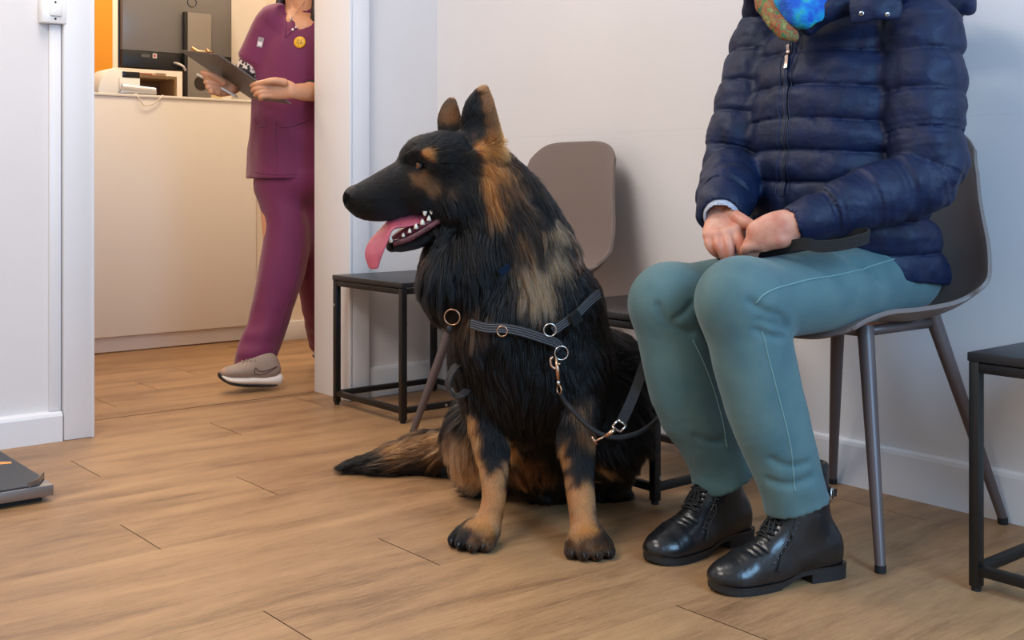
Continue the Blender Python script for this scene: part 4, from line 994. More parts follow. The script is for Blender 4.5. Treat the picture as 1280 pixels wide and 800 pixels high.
def hem(c, d, r):
    bm = bmesh.new(); ring(bm, Vector(c), Vector(d), r, .0035, 40, 8); return obj('hem', bm, denim, jn, smooth=True)

# --- quilted jacket
navy = mat('navy_nylon', srgb(15, 29, 62), .55, bump=.6, bscale=55, var=.2, vscale=25, spec=.3, vcol=srgb(12, 23, 48))
navyd = mat('navy_trim', srgb(18, 30, 58), .55)
def jacket():
    s = SDF(W(1.6, 1.0, .42), W(2.38, 1.86, 1.16), .0036)
    zs = [.45, .515, .583, .650, .722, .783, .845, .913, .985, 1.05, 1.12]; wr = lambda p: .0030 * vnoise(p * np.array([26, 26, 11.]), 4) + .0022 * vnoise(p * np.array([14, 14, 60.]), 7) + .0022 * vnoise((p[..., :] + .03 * vnoise(p * 12, 19)[..., None]) * np.array([48, 48, 30.]), 17)
    def bag(u, amp): q = np.abs(np.sin(math.pi * u)); return amp * (q ** .36 - .84)
    def torso(t, g, L):
        p = gridp(g); u = np.interp(p[..., 2] + .006 * vnoise(p * 7, 2) + .03 * (p[..., 0] - 1.9) , zs, np.arange(len(zs)))
        front = np.exp(-(((p[..., 1] - 1.435) / .010) ** 2)) * (p[..., 0] < 2.0)
        return bag(u, .0145) + wr(p) - .006 * front
    s.tube([W(2.125, 1.43, .49), W(2.085, 1.43, .58), W(2.045, 1.43, .66), W(2.035, 1.43, .76), W(2.04, 1.43, .86), W(2.06, 1.43, .95), W(2.08, 1.43, 1.015), W(2.085, 1.43, 1.07)],
           [.196, .198, .190, .182, .182, .180, .150, .095], [.165, .165, .158, .160, .160, .142, .112, .085], side=W(0, 1, 0), k=.0, mod=torso, n=7)
    s.ell(W(1.97, 1.49, .585), (.13, .13, .075), None, k=.04)
    def sleeve(S_, E_, W_, r, n):
        def md(t, g, L):
            p = gridp(g); u = t * n + .12 * vnoise(p * 9, 12); el = np.exp(-((t - .53) / .10) ** 2)
            return bag(u + .15, .0108) + wr(p) + el * .005 * vnoise(p * np.array([40, 40, 22.]), 15)
        q = lambda a, b, f: a + (b - a) * f
        s.tube([S_ + (q(S_, E_, -.12) - S_), q(S_, E_, .3), q(S_, E_, .7), E_ + ZV * .004, q(E_, W_, .4), q(E_, W_, .8), q(E_, W_, 1.0)], r, None, k=.016, mod=md, n=8, flatend=True)
    sleeve(LS, LE, LW + (LE - LW) * .06, [.076, .078, .074, .068, .060, .050, .040], 7.5)
    sleeve(RS, RE, RW + (RE - RW) * .02, [.070, .072, .070, .065, .062, .057, .050], 7.5)
    # open the cuffs
    s.tube([RW + (RE - RW) * .08, RW + (RW - RE) * .12], .036, None, k=.004, op='sub', n=2)
    s.tube([LW + (LE - LW) * .10, LW + (LW - LE) * .12], .029, None, k=.004, op='sub', n=2)
    zc = (s.lo[2] + s.v * np.arange(s.n[2], dtype=np.float32))[None, None, :]; xc = (s.lo[0] + s.v * np.arange(s.n[0], dtype=np.float32))[:, None, None]
    s.D = np.maximum(s.D, (.520 - .10 * (xc - 2.1)) - zc)
    # lap: keep clear of the thighs, open hem; neck opening
    s.ell(W(2.02, 1.43, 1.13), (.075, .07, .09), None, k=.01, op='sub')
    return s
JK = jacket(); jk = sdf_obj('jacket', JK, navy, woman, 1)
zt = mat('zip_tape', srgb(16, 24, 46), .6); zm = mat('zip_metal', srgb(170, 150, 140), .3, 1.0)
zp = on_surf(JK, [(989, 50), (984, 75), (982, 100), (981, 130), (982, 160), (983, 190), (979, 220), (977, 245)], .0012, 1.9, 2.6)
bm = bmesh.new(); tube(bm, [Vector(p) for p in zp], 0, flat=(.011, .002), side=Vector((0, 1, 0))); zip_o = obj('zipper', bm, zt, jk)
bm = bmesh.new(); tube(bm, [Vector(p) + Vector(wf) * .0014 for p in zp], .0013, 6); obj('zip_teeth', bm, navyd, zip_o, smooth=True)
zz = on_surf(JK, [(988, 57), (986, 68), (984, 80), (983, 87)], .006, 1.9, 2.6, 3)
bm = bmesh.new(); tube(bm, [Vector(p) for p in zz], 0, flat=(.007, .0025), side=Vector((0, 1, 0))); obj('zip_puller', bm, zm, zip_o)
for dy in (-.012, .014):
    pth = [p + W(0, dy, 0) for p in zp[4:]]; pth = JK.push(np.array(pth), .0004)
    bm = bmesh.new(); tube(bm, [Vector(p) for p in pth], .0011, 5); obj('stitching', bm, navyd, jk, smooth=True)
# folded hood and collar
def hood():
    s = SDF(W(1.80, 1.05, .95), W(2.42, 1.80, 1.22), .004)
    wr = lambda t, g, L: .004 * vnoise(gridp(g) * np.array([22, 22, 34.]), 31) + .003 * vnoise(gridp(g) * 45, 33)
    s.tube([PA(1010, 32, 2.26), PA(1050, 6, 2.235), PA(1100, -8, 2.235), PA(1160, -14, 2.26), PA(1196, -6, 2.32), W(2.27, 1.36, 1.08), W(2.28, 1.50, 1.08), W(2.20, 1.62, 1.07), W(2.05, 1.62, 1.06), PA(945, -22, 2.44)],
           [.018, .026, .030, .034, .036, .04, .04, .036, .032, .024], [.022, .030, .034, .038, .036, .05, .05, .04, .034, .026], side=ZV, k=.0, mod=wr, n=7)
    s.tube([PA(1190, -2, 2.31), PA(1204, 2, 2.30), PA(1211, 10, 2.30)], [.026, .022, .012], None, k=.02, mod=wr)
    return s
HS = hood(); hd = sdf_obj('hood', HS, navy, jk, 1)
fl = SDF(PA(1095, 5, 2.2) - .11, PA(1095, 5, 2.2) + .11, .0025)
fl.tube([PA(1066, 14, 2.185), PA(1095, 10, 2.165), PA(1123, 12, 2.165)], [.022, .024, .021], [.007, .008, .007], side=ZV, k=0, mod=lambda t, g, L: .0015 * vnoise(gridp(g) * 50, 3))
ft = sdf_obj('hood_flap', fl, navy, jk, 1)
sm = mat('snap_metal', srgb(190, 190, 195), .25, 1.0)
for px, py in ((1077, 17), (1109, 18)):
    c = fl.hit(px, py, 2.0, 2.4); nv = fl.grad(c)[0]; bm = bmesh.new(); tube(bm, [Vector(c + nv * .0003), Vector(c + nv * .002), Vector(c + nv * .003)], [.0052, .005, .003], 20); o = obj('snap_button', bm, sm, ft, smooth=True)
    bm = bmesh.new(); tube(bm, [Vector(c + nv * .0029), Vector(c + nv * .0034)], [.002, .0018], 12); obj('snap_centre', bm, navyd, o)
# knitted cuff of the jumper
knit = mat('grey_knit', srgb(176, 178, 188), .85, bump=.6, bscale=420, stretch=(1, 1, 1))
ck = SDF(RW - .09, RW + .09, .0022); dw = unit(RW - RE)
ck.tube([RW - dw * .02, RW + dw * .012, RW + dw * .024], [.037, .036, .034], None, k=0, n=4, flatend=True, mod=lambda t, g, L: .0008 * np.sin(gridp(g)[..., 2] * 1400)); ck.tube([RW - dw * .03, RW + dw * .07], .029, None, k=.002, op='sub', n=2)
sdf_obj('jumper_cuff', ck, knit, woman, 1)
# scarf
def patterned():
    m = mat('patterned_scarf', srgb(150, 92, 40), .85, bump=.5, bscale=300); nt = m.node_tree; b = nt.nodes['Principled BSDF']
    tc = nt.nodes.new('ShaderNodeTexCoord'); n = nt.nodes.new('ShaderNodeTexNoise'); n.inputs['Scale'].default_value = 42; n.inputs['Detail'].default_value = 4; n.inputs['Distortion'].default_value = 1.2; nt.links.new(tc.outputs['Object'], n.inputs['Vector'])
    r = nt.nodes.new('ShaderNodeValToRGB'); r.color_ramp.interpolation = 'LINEAR'; e = r.color_ramp.elements
    e[0].position = .30; e[0].color = srgb(30, 86, 84); e[1].position = .72; e[1].color = srgb(176, 150, 84)
    for p, c in ((.40, (74, 112, 60)), (.47, (150, 104, 56)), (.54, (150, 66, 44)), (.62, (98, 116, 66))): x = e.new(p); x.color = srgb(*c)
    nt.links.new(n.outputs['Fac'], r.inputs[0]); nt.links.new(r.outputs[0], b.inputs['Base Color']); return m
def bluegreen():
    m = mat('blue_scarf', srgb(10, 90, 190), .8, bump=.7, bscale=200); nt = m.node_tree; b = nt.nodes['Principled BSDF']
    tc = nt.nodes.new('ShaderNodeTexCoord'); n = nt.nodes.new('ShaderNodeTexNoise'); n.inputs['Scale'].default_value = 26; n.inputs['Detail'].default_value = 2; nt.links.new(tc.outputs['Object'], n.inputs['Vector'])
    r = nt.nodes.new('ShaderNodeValToRGB'); e = r.color_ramp.elements; e[0].position = .42; e[0].color = srgb(8, 80, 176); e[1].position = .66; e[1].color = srgb(50, 160, 100)
    x = e.new(.54); x.color = srgb(0, 140, 190)
    nt.links.new(n.outputs['Fac'], r.inputs[0]); nt.links.new(r.outputs[0], b.inputs['Base Color']); return m
def scarf():
    wr = lambda t, g, L: .005 * vnoise(gridp(g) * np.array([60, 60, 24.]), 41) + .0012 * vnoise(gridp(g) * 130, 43)
    s = SDF(W(1.70, 1.24, .93), W(2.24, 1.62, 1.2), .003)
    s.tube([PA(960, -16, 2.36), PA(962, 2, 2.31), PA(970, 20, 2.268), PA(982, 36, 2.24), PA(994, 46, 2.232)], [.030, .034, .032, .025, .012], [.020, .022, .022, .018, .010], side=RV * .8 - ZV * .4, k=0, mod=wr)
    s.tube([W(2.0, 1.51, 1.10), W(2.10, 1.53, 1.11), W(2.17, 1.43, 1.12), W(2.10, 1.34, 1.11), W(2.0, 1.35, 1.10)], [.026] * 5, [.02] * 5, side=ZV, k=.01, mod=wr)
    o = sdf_obj('scarf', s, patterned(), woman, 2)
    t = SDF(W(1.70, 1.24, .93), W(2.24, 1.62, 1.2), .003)
    t.tube([PA(976, -12, 2.29), PA(984, 6, 2.245), PA(1000, 20, 2.225), PA(1018, 14, 2.23), PA(1034, -2, 2.25), PA(1046, -14, 2.28)], [.022, .024, .026, .024, .022, .018], [.018, .019, .020, .019, .018, .014], side=ZV, k=0, mod=wr)
    t.tube([PA(983, -8, 2.28), PA(1003, 2, 2.255), PA(1024, -8, 2.265)], .03, None, k=.01, mod=wr)
    sdf_obj('scarf_lining', t, bluegreen(), o, 2)
scarf()

# --- boots
leather = mat('black_leather', srgb(17, 17, 19), .28, bump=.12, bscale=130, var=.3, vscale=30, spec=.6, vcol=srgb(30, 29, 30))
solem = mat('boot_sole', srgb(30, 28, 27), .6, bump=.2, bscale=150); lace = mat('boot_lace', srgb(14, 14, 15), .7); punch = mat('punch_hole', srgb(90, 90, 96), .5)
def boot(hb, tp, ank):
    hb = np.array([*hb, 0.]); tp = np.array([*tp, 0.]); L = np.linalg.norm(tp - hb); f = (tp - hb) / L; sd = unit(np.cross(ZV, f))
    g = lambda a, l, u: hb + f * a * L + sd * l + ZV * u
    at = (np.dot(ank - hb, f)) / L
    s = SDF(hb - .14 + W(0, 0, .0), hb + .14 + f * 0, .003) if False else None
    lo = np.min([hb, tp], 0) - .1; hi = np.max([hb, tp], 0) + .1; lo[2] = 0; hi[2] = .24
    s = SDF(lo, hi, .0028)
    s.tube([g(.12, 0, .042), g(.34, 0, .040), g(.58, 0, .028), g(.80, 0, .024), g(.91, 0, .024)], [.035, .035, .043, .046, .032], [.048, .046, .040, .036, .026], side=sd, k=.0)
    s.tube([g(.36, 0, .105), g(.48, 0, .078), g(.60, 0, .058), g(.72, 0, .046)], [.030, .031, .032, .034], [.034, .030, .026, .022], side=sd, k=.02)
    s.tube([g(.24, 0, .06), g(.265, 0, .10), g(.275, 0, .15), g(.27, 0, .205)], [.036, .037, .037, .037], [.052, .050, .048, .046], side=sd, k=.03, flatend=True)
    s.ell(g(.27, 0, .222), (.046, .036, .020), (f, sd, ZV), k=.006, op='sub')
    for a in (.64, .69, .735): s.tube(s.push(np.array([g(a, -.03, .07), g(a + .02, 0, .075), g(a, .03, .07)])), .0014, None, k=.005, op='sub', n=4)
    def zb(a): t_ = np.clip((.56 - a) / .22, 0, 1); return .0045 + .0125 * t_ * t_ * (3 - 2 * t_) + .006 * np.clip((a - .84) / .16, 0, 1) ** 2
    ax_ = [s.lo[k] + s.v * np.arange(s.n[k], dtype=np.float32) for k in range(3)]
    aa_ = ((ax_[0][:, None] - hb[0]) * f[0] + (ax_[1][None, :] - hb[1]) * f[1]) / L
    s.D = np.maximum(s.D, (zb(aa_) + .0105)[:, :, None].astype(np.float32) - ax_[2][None, None, :])
    o = sdf_obj('boot', s, leather, woman, 1)
    # sole: outline with welt and heel block
    out = [(-.005, 0), (.0, .022), (.05, .034), (.18, .036), (.38, .034), (.55, .041), (.72, .047), (.86, .043), (.96, .026), (1.0, 0)]
    full = out + [(a, -l) for a, l in out[-2:0:-1]]
    op = spline([np.array(q) for q in full], 5, True)
    def slab(name, z0, z1, sel, sc, m, p):
        bm = bmesh.new(); pts = [(a, l * sc) for a, l in op if sel(a)]
        A = [bm.verts.new(g(a, l, z0(a))) for a, l in pts]; B = [bm.verts.new(g(a, l, z1(a))) for a, l in pts]; n = len(pts)
        for i in range(n): bm.faces.new((A[i], A[(i + 1) % n], B[(i + 1) % n], B[i]))
        mid_a = bm.verts.new(sum((v.co for v in A), Vector()) / n); mid_b = bm.verts.new(sum((v.co for v in B), Vector()) / n)
        mid_a.co.z = z0(.45); mid_b.co.z = z1(.45)
        for i in range(n): bm.faces.new((A[(i + 1) % n], A[i], mid_a)); bm.faces.new((B[i], B[(i + 1) % n], mid_b))
        bmesh.ops.recalc_face_normals(bm, faces=bm.faces); return obj(name, bm, m, p)
    so = slab('sole', lambda a: zb(a), lambda a: zb(a) + .0075, lambda a: True, 1.0, solem, o); slab('welt', lambda a: zb(a) + .0076, lambda a: zb(a) + .0108, lambda a: True, 1.03, leather, so)
    slab('heel', lambda a: 0., lambda a: zb(a) - .0002, lambda a: a < .30, .97, solem, so); slab('forefoot', lambda a: 0. + .008 * max(0, (a - .84) / .16) ** 2, lambda a: zb(a) - .0002, lambda a: a > .54, .97, solem, so)
    # laces
    rows = [(.48, .117), (.50, .107), (.525, .098), (.555, .090), (.59, .082)]
    ey = []
    for i, (a, u) in enumerate(rows):
        q = s.push(np.array([g(a, -.017, u), g(a + .012, 0, u + .004), g(a, .017, u)]), .0028); ey.append(q)
        bm = bmesh.new(); tube(bm, [Vector(p) for p in spline(q, 5)], .0021, 8); obj('lace', bm, lace, o, smooth=True)
        if i:
            for e in (0, 2):
                bm = bmesh.new(); tube(bm, [Vector(p) for p in spline([ey[i - 1][e], s.push((ey[i - 1][e] + q[2 - e]) / 2, .005)[0], q[2 - e]], 4)], .0019, 8); obj('lace', bm, lace, o, smooth=True)
    k = s.push(g(.485, 0, .119), .006)[0]
    for dr in ((.3, .022, .018), (.28, -.024, .02)):
        bm = bmesh.new(); lp = [k, k + f * .012 + sd * dr[1] * .6 - ZV * .002, k + f * .024 + sd * dr[1] - ZV * .016, k + f * .022 + sd * dr[1] * .5 - ZV * .022, k]
        lp = [k] + list(s.push(np.array(lp[1:4]), .005)) + [k]; tube(bm, [Vector(p) for p in spline(lp, 5)], .0019, 8); obj('lace', bm, lace, o, smooth=True)
    e1 = s.push(np.array([k, g(.46, .034, .09), g(.55, .042, .06), g(.60, .046, .035)]), .004); bm = bmesh.new(); tube(bm, [Vector(p) for p in spline(e1, 5)], .0017, 8); obj('lace', bm, lace, o, smooth=True)
    # punched edge and quarter seam on the outer side, back strap with buckle
    for sg in (-1, 1):
        q = s.push(np.array([g(.42, sg * .03, .145), g(.44, sg * .034, .115), g(.49, sg * .036, .09), g(.57, sg * .04, .066), g(.64, sg * .044, .05)]), .0006); pt = spline(q, 5)
        bm = bmesh.new(); tube(bm, [Vector(p) for p in pt], .0012, 6); obj('quarter_seam', bm, leather, o, smooth=True)
        bm = bmesh.new()
        for p in pt[1::2]:
            c = s.push(p + f * -.006, .0004)[0]; ellipsoid(bm, c, .0016, .0016, .0016, seg=8)
        obj('punched_edge', bm, punch, o)
    bs = s.push(np.array([g(.12, .04, .155), g(.06, .03, .157), g(.03, 0, .158), g(.06, -.03, .157), g(.12, -.04, .155)]), .002)
    bm = bmesh.new(); tube(bm, [Vector(p) for p in spline(bs, 5)], 0, flat=(.016, .003), side=Vector(ZV)); bo = obj('back_strap', bm, leather, o)
    c = s.push(g(.10, .045, .156), .005)[0]; bm = bmesh.new()
    a1 = unit(s.push(g(.05, .04, .156), .005)[0] - c)
    cs = [Vector(c + a1 * u * .009 + ZV * v * .011) for u, v in ((-1, -1), (1, -1), (1, 1), (-1, 1))]
    for i in range(4): tube(bm, [cs[i], cs[(i + 1) % 4]], .0016, 8)
    obj('buckle', bm, M['chrome'], bo, smooth=True)
    tb = s.push(g(.02, .036, .156), .004)[0]; bm = bmesh.new(); dd = unit(tb - c); tube(bm, [Vector(c), Vector(c + dd * .02 + sd * .003), Vector(c + dd * .034 + sd * .012)], 0, flat=(.014, .003), side=Vector(ZV)); obj('strap_end', bm, leather, bo)
    return s
boot((1.822, 1.268), (1.560, 1.349), LA); boot((1.858, 1.515), (1.584, 1.522), RA)

# ------------------------------------------------------------------ leash
lm = mat('leash_webbing', srgb(20, 20, 22), .6, bump=.5, bscale=600)
def leash():
    t = thing('leash', 'black leash clipped to the dog harness and looped towards the seated person', 'leash', (1.6, 1.62, 0))
    O = DS.push(DS.hit(690.5, 439, 2.15, 2.9), .034)[0]; Yo = proj(O)[2]
    p = lambda px, py, d=0: PA(px, py, Yo + d)
    br = M['brass']
    bm = bmesh.new(); tube(bm, [Vector(v) for v in spline([p(691, 446, -.004), p(688, 450, -.006), p(689, 457, -.007), p(694, 461, -.006)], 6)], .0024, 10); tube(bm, [Vector(p(695, 447, -.004)), Vector(p(697, 463, -.006)), Vector(p(698, 476, -.006))], [.0026, .0046, .0034], 12); obj('snap_hook', bm, br, t, smooth=True)
    bm = bmesh.new(); tube(bm, [Vector(p(696, 455, -.010)), Vector(p(701, 455, -.010))], .0022, 8); obj('hook_slider', bm, br, t, smooth=True)
    bm = bmesh.new(); tube(bm, [Vector(p(698, 476, -.006)), Vector(p(698, 479, -.006)), Vector(p(698.5, 481, -.006))], [.0042, .0042, .0036], 12); obj('swivel', bm, M['chrome'], t, smooth=True)
    bm = bmesh.new(); ring(bm, Vector(p(699, 487, -.006)), RV + FV * .5, .0085, .0016); obj('swivel_ring', bm, br, t, smooth=True)
    rope = [p(700, 491, -.006), p(707, 503, -.004), p(715, 512, -.01), p(726, 524, -.02), p(738, 535, -.03), p(752, 543, -.03), p(768, 547, -.03), p(785, 545, -.02), p(800, 540, 0), p(815, 530, .03), p(826, 519, .06), p(834, 506, .10), p(842, 488, .12), p(850, 460, .13), p(868, 420, .12), p(890, 370, .07), PA(905, 330, 2.34), PA(915, 316, 2.22)]
    bm = bmesh.new(); tube(bm, [Vector(v) for v in spline(rope, 7)], .0050, 10); obj('rope', bm, lm, t, smooth=True)
    st = [p(776, 529, -.035), p(786, 508, -.03), p(795, 486, -.01), p(802, 466, .03), p(812, 440, .07), p(830, 400, .10), p(860, 360, .11), PA(890, 335, 2.36), PA(912, 318, 2.24)]
    bm = bmesh.new(); tube(bm, [Vector(v) for v in spline(st, 6)], 0, flat=(.020, .003), side=Vector(RV * .9 - ZV * .35)); obj('strap', bm, lm, t)
    bm = bmesh.new(); c = [p(765, 533, -.038), p(775, 540, -.038), p(783, 532, -.036), p(773, 525, -.036)]
    for i in range(4): tube(bm, [Vector(c[i]), Vector(c[(i + 1) % 4])], .0021, 8)
    obj('buckle', bm, M['chrome'], t, smooth=True)
    bm = bmesh.new(); tube(bm, [Vector(p(770, 536, -.04)), Vector(p(763, 541, -.042)), Vector(p(757, 545, -.043))], [.004, .0045, .003], 12); tube(bm, [Vector(p(757, 545, -.043)), Vector(p(743, 552, -.045))], .0022, 8); tube(bm, [Vector(p(740, 546, -.045)), Vector(p(746, 556, -.045))], .0022, 8); obj('hanging_hook', bm, M['brass'], t, smooth=True)
    hl_ = [PA(935, 312, 2.19), PA(970, 312, 2.15), PA(1003, 305, 2.09), PA(1025, 308, 2.08), PA(1050, 306, 2.075), PA(1076, 300, 2.075), PA(1086, 295, 2.085), PA(1078, 292, 2.11), PA(1050, 295, 2.14), PA(1015, 298, 2.15), PA(970, 306, 2.19)]
    bm = bmesh.new(); tube(bm, [Vector(v) for v in spline(hl_, 6)], 0, flat=(.022, .0035), side=Vector(ZV * .95 - FV * .3)); obj('hand_loop', bm, lm, t)
leash()
# ================= standing person with the clipboard, beyond the doorway
plum = mat('plum_cotton', srgb(110, 28, 74), .75, bump=.12, bscale=160, var=.14, vscale=12, sheen=.2)
skin2 = mat('skin_warm', srgb(206, 148, 112), .5, bump=.1, bscale=260, sss=.1)
blackk = mat('black_jersey', srgb(24, 22, 24), .8)
nurse = thing('person', 'standing person in plum scrubs walking past the doorway and holding a grey clipboard', 'person', (1.95, 3.75, 0))
nf = unit(-FV * .86 - RV * .5); nl = unit(np.cross(ZV, nf))          # front; nl towards her left
NY = 4.2
hip = PA(364, 218, NY); waist = PA(364, 150, NY); chest = PA(367, 85, NY); neckb = PA(374, 18, NY)
RS2, LS2 = PA(339, 26, NY - .03), PA(408, 26, NY + .03)
RE2, LE2 = PA(311, 92, NY - .02), PA(406, 112, NY - .02)
RW2, LW2 = PA(288, 111, NY - .14), PA(367, 114, NY - .27)
KN1, AN1 = PA(350, 330, 4.13), PA(322, 452, 4.06); KN2, AN2 = PA(388, 330, 4.30), PA(402, 420, 4.52)
HP1, HP2 = PA(350, 232, NY), PA(378, 232, NY + .03)
CB = [PA(224, 63, 4.03), PA(272, 68, 3.87), None, PA(313, 123, 4.09)]; CB[2] = CB[1] + CB[3] - CB[0]     # clipboard corners
def nurse_body():
    s = SDF(np.min([hip, AN2, RE2, AN1, LE2], 0) - np.array([.3, .3, .12]), np.max([LE2, AN2, neckb], 0) + .25, .009)
    s.tube([hip, waist, chest, PA(370, 40, NY)], [.115, .105, .125, .10], [.085, .08, .095, .06], side=nl, k=.03)
    s.tube([RS2, (RS2 + RE2) / 2, RE2], [.042, .038, .034], None, k=.02); s.tube([RE2, (RE2 + RW2) / 2, RW2], [.034, .030, .022], None, k=.02)
    s.tube([LS2, (LS2 + LE2) / 2, LE2], [.042, .038, .034], None, k=.02); s.tube([LE2, (LE2 + LW2) / 2], [.034, .031], None, k=.02)
    for H_, K_, A_ in ((HP1, KN1, AN1), (HP2, KN2, AN2)): s.tube([H_, (H_ + K_) / 2, K_], [.075, .065, .048], None, k=.03); s.tube([K_, (K_ + A_) / 2, A_], [.046, .042, .03], None, k=.02)
    parts = [s.nets(2)]
    n = SDF(chest - .22, neckb + .20, .004); n.tube([PA(371, 40, NY - .02), neckb, PA(374, -10, NY)], [.09, .055, .05], [.055, .05, .05], side=nl, k=.0)
    n.ell(PA(368, 40, NY - .05), (.10, .05, .07), (nl, nf, ZV), k=.03); n.tube([PA(362, 26, NY - .085), PA(375, 23, NY - .065)], .008, None, k=.015, n=2); n.tube([PA(388, 20, NY - .06), PA(378, 23, NY - .065)], .008, None, k=.015, n=2)
    parts.append(n.nets(2)); parts.append(head_sdf(PA(374, -48, NY - .03), unit(nf + RV * -.15 - ZV * .1), .0035).nets(2))
    # left hand and bare forearm in front
    g = SDF(PA(345, 115, 3.95) - .14, PA(352, 115, 3.95) + .14, .0019)
    g.tube([PA(392, 115, 4.06), PA(378, 115, 3.99), LW2, PA(358, 112, 3.925), PA(342, 111, 3.915), PA(337, 111, 3.913)], [.034, .030, .026, .033, .036, .032], [.030, .026, .019, .019, .017, .014], side=ZV, k=0)
    for i, (y0, y1, ex) in enumerate(((103, 107, 315), (109, 113, 316), (114.5, 119, 319), (119.5, 124, 326))):
        finger(g, [PA(339, y0, 3.91), PA(330, y0 + .3, 3.892), PA((ex + 330) / 2 - 2, (y0 + y1) / 2, 3.893), PA(ex, y1, 3.912)], [.0105, .0098, .009, .0075], .004)
    finger(g, [PA(355, 103, 3.90), PA(344, 101, 3.885), PA(334, 102, 3.88), PA(327, 104, 3.886)], [.0135, .012, .0102, .0085], .007)
    parts.append(g.nets(1))
    # right hand under the far edge of the board
    h = SDF(PA(272, 106, 4.03) - .13, PA(272, 106, 4.03) + .13, .0019)
    h.tube([RE2 * .35 + RW2 * .65, RW2 + (RE2 - RW2) * .05, PA(277, 109, 4.04), PA(270, 107, 4.03)], [.03, .025, .034, .033], [.027, .019, .018, .016], side=ZV, k=0)
    for i, (y0, ex, ey) in enumerate(((100, 257, 96), (105, 258, 103), (110, 260, 109), (115, 264, 114.5))):
        finger(h, [PA(273, y0 + 1, 4.02), PA(266, y0, 4.005), PA(ex, ey, 3.995), PA(ex + 1, ey - 2, 4.015)], [.0108, .0102, .0095, .008], .004)
    finger(h, [PA(279, 103, 4.02), PA(268, 96, 4.0), PA(259, 92.5, 3.99), PA(253.5, 91, 3.995)], [.013, .012, .0105, .0088], .006)
    parts.append(h.nets(1))
    return join(parts, 'body', skin2, nurse)
nurse_body()
dhair = mat('dark_hair', srgb(40, 26, 20), .4, bump=.6, bscale=120, stretch=(1, 1, .1))
def long_hair():
    c = PA(374, -48, NY - .03); s = SDF(c - np.array([.22, .22, .36]), c + .18, .004)
    q = lambda f, l, u: c + nf * f + nl * l + ZV * u
    s.ell(q(-.028, 0, .04), (.104, .086, .092), (nf, nl, ZV), k=0)
    s.tube([q(-.06, 0, 0), q(-.085, 0, -.10), q(-.10, 0, -.22), q(-.10, 0, -.30)], [.075, .075, .07, .035], [.05, .045, .035, .02], side=nl, k=.03)
    for e in (-1, 1): s.tube([q(.0, e * .075, .0), q(-.01, e * .082, -.10), q(.005, e * .085, -.19), q(.02, e * .075, -.24)], [.03, .03, .026, .012], [.02, .018, .015, .01], side=nf, k=.02)
    sdf_obj('hair', s, dhair, nurse, 2)
long_hair()
# --- scrubs
def scrub_top():
    s = SDF(PA(367, 130, NY) - np.array([.34, .34, .36]), PA(367, 130, NY) + np.array([.34, .34, .46]), .0045)
    def fold(t, g, L):
        p = gridp(g); z = p[..., 2]; low = np.clip((1.15 - z) / .3, 0, 1)
        return .014 * low * vnoise(p * np.array([13, 13, 1.6]), 51) + .004 * vnoise(p * np.array([11, 11, 5.]), 52) + .003 * vnoise(p * np.array([20, 20, 14.]), 53)
    s.tube([PA(357, 222, NY), PA(358, 190, NY), PA(361, 150, NY), PA(364, 112, NY), PA(367, 75, NY), PA(370, 42, NY), PA(373, 19, NY)], [.152, .150, .150, .152, .165, .160, .085], [.125, .120, .115, .122, .125, .098, .055], side=nl, k=0, mod=fold, n=8, flatend=True)
    sl = lambda t, g, L: .003 * vnoise(gridp(g) * 26, 57)
    s.tube([RS2 + nl * .03, RS2 + ZV * -.02, (RS2 + RE2) / 2 + (RE2 - RS2) * .25], [.062, .066, .068], [.058, .062, .060], side=nl, k=.03, mod=sl, flatend=True)
    s.tube([LS2 - nl * .03, LS2 + ZV * -.02, (LS2 + LE2) / 2 + (LE2 - LS2) * .2], [.062, .066, .068], [.058, .062, .060], side=nl, k=.03, mod=sl, flatend=True)
    s.D = np.maximum(s.D, (PA(0, 223, NY)[2]) - (s.lo[2] + s.v * np.arange(s.n[2], dtype=np.float32))[None, None, :])
    # V neck
    vt = PA(356, 46, NY - .14)
    for a, b_ in ((PA(358, 8, NY - .09), vt), (PA(390, 14, NY - .09), vt), (PA(373, 10, NY - .10), vt + ZV * .02), (PA(384, 2, NY - .08), PA(374, 30, NY - .12))): s.tube([a, (a + b_) / 2 - FV * .02, b_ - FV * .01], [.034, .028, .006], None, k=.004, op='sub')
    s.tube([PA(374, 25, NY), PA(374, -10, NY)], .066, None, k=.01, op='sub', n=2)
    # sleeve openings
    a = (RS2 + RE2) / 2 + (RE2 - RS2) * .27; s.tube([a, a + (RE2 - RS2) * .2], .050, None, k=.004, op='sub', n=2)
    return s
TS = scrub_top(); top = sdf_obj('scrub_top', TS, plum, nurse, 2)
def tline(nm, path, r=.0022, off=.0006): return seam(nm, TS, path, r, off, plum, top, 3.8, 4.5)
tline('neckline', [(361, 12), (357, 28), (356, 46)]); tline('neckline', [(389, 18), (374, 32), (357, 47)])
tline('pocket_edge', [(346, 149), (352, 158), (366, 157), (388, 148)], .003); tline('pocket_edge', [(317, 147), (324, 158), (334, 157)], .003)
tline('pocket_seam', [(345, 150), (345, 185), (346, 218)], .0015); tline('hem_seam', [(318, 214), (340, 218), (365, 218), (385, 215)], .0014)
c = TS.hit(375, 53, 3.8, 4.5); nv = TS.grad(c)[0]; bm = bmesh.new(); tube(bm, [Vector(c), Vector(c + nv * .005), Vector(c + nv * .007)], [.0215, .0205, .014], 28); pin = obj('round_pin', bm, mat('yellow_pin', srgb(226, 170, 30), .45), top, smooth=True); pin['label'] = 'round yellow pin badge'
dk = mat('pin_mark', srgb(96, 66, 24), .6); bm = bmesh.new(); a1 = unit(np.cross(nv, ZV)); a2 = np.cross(nv, a1)
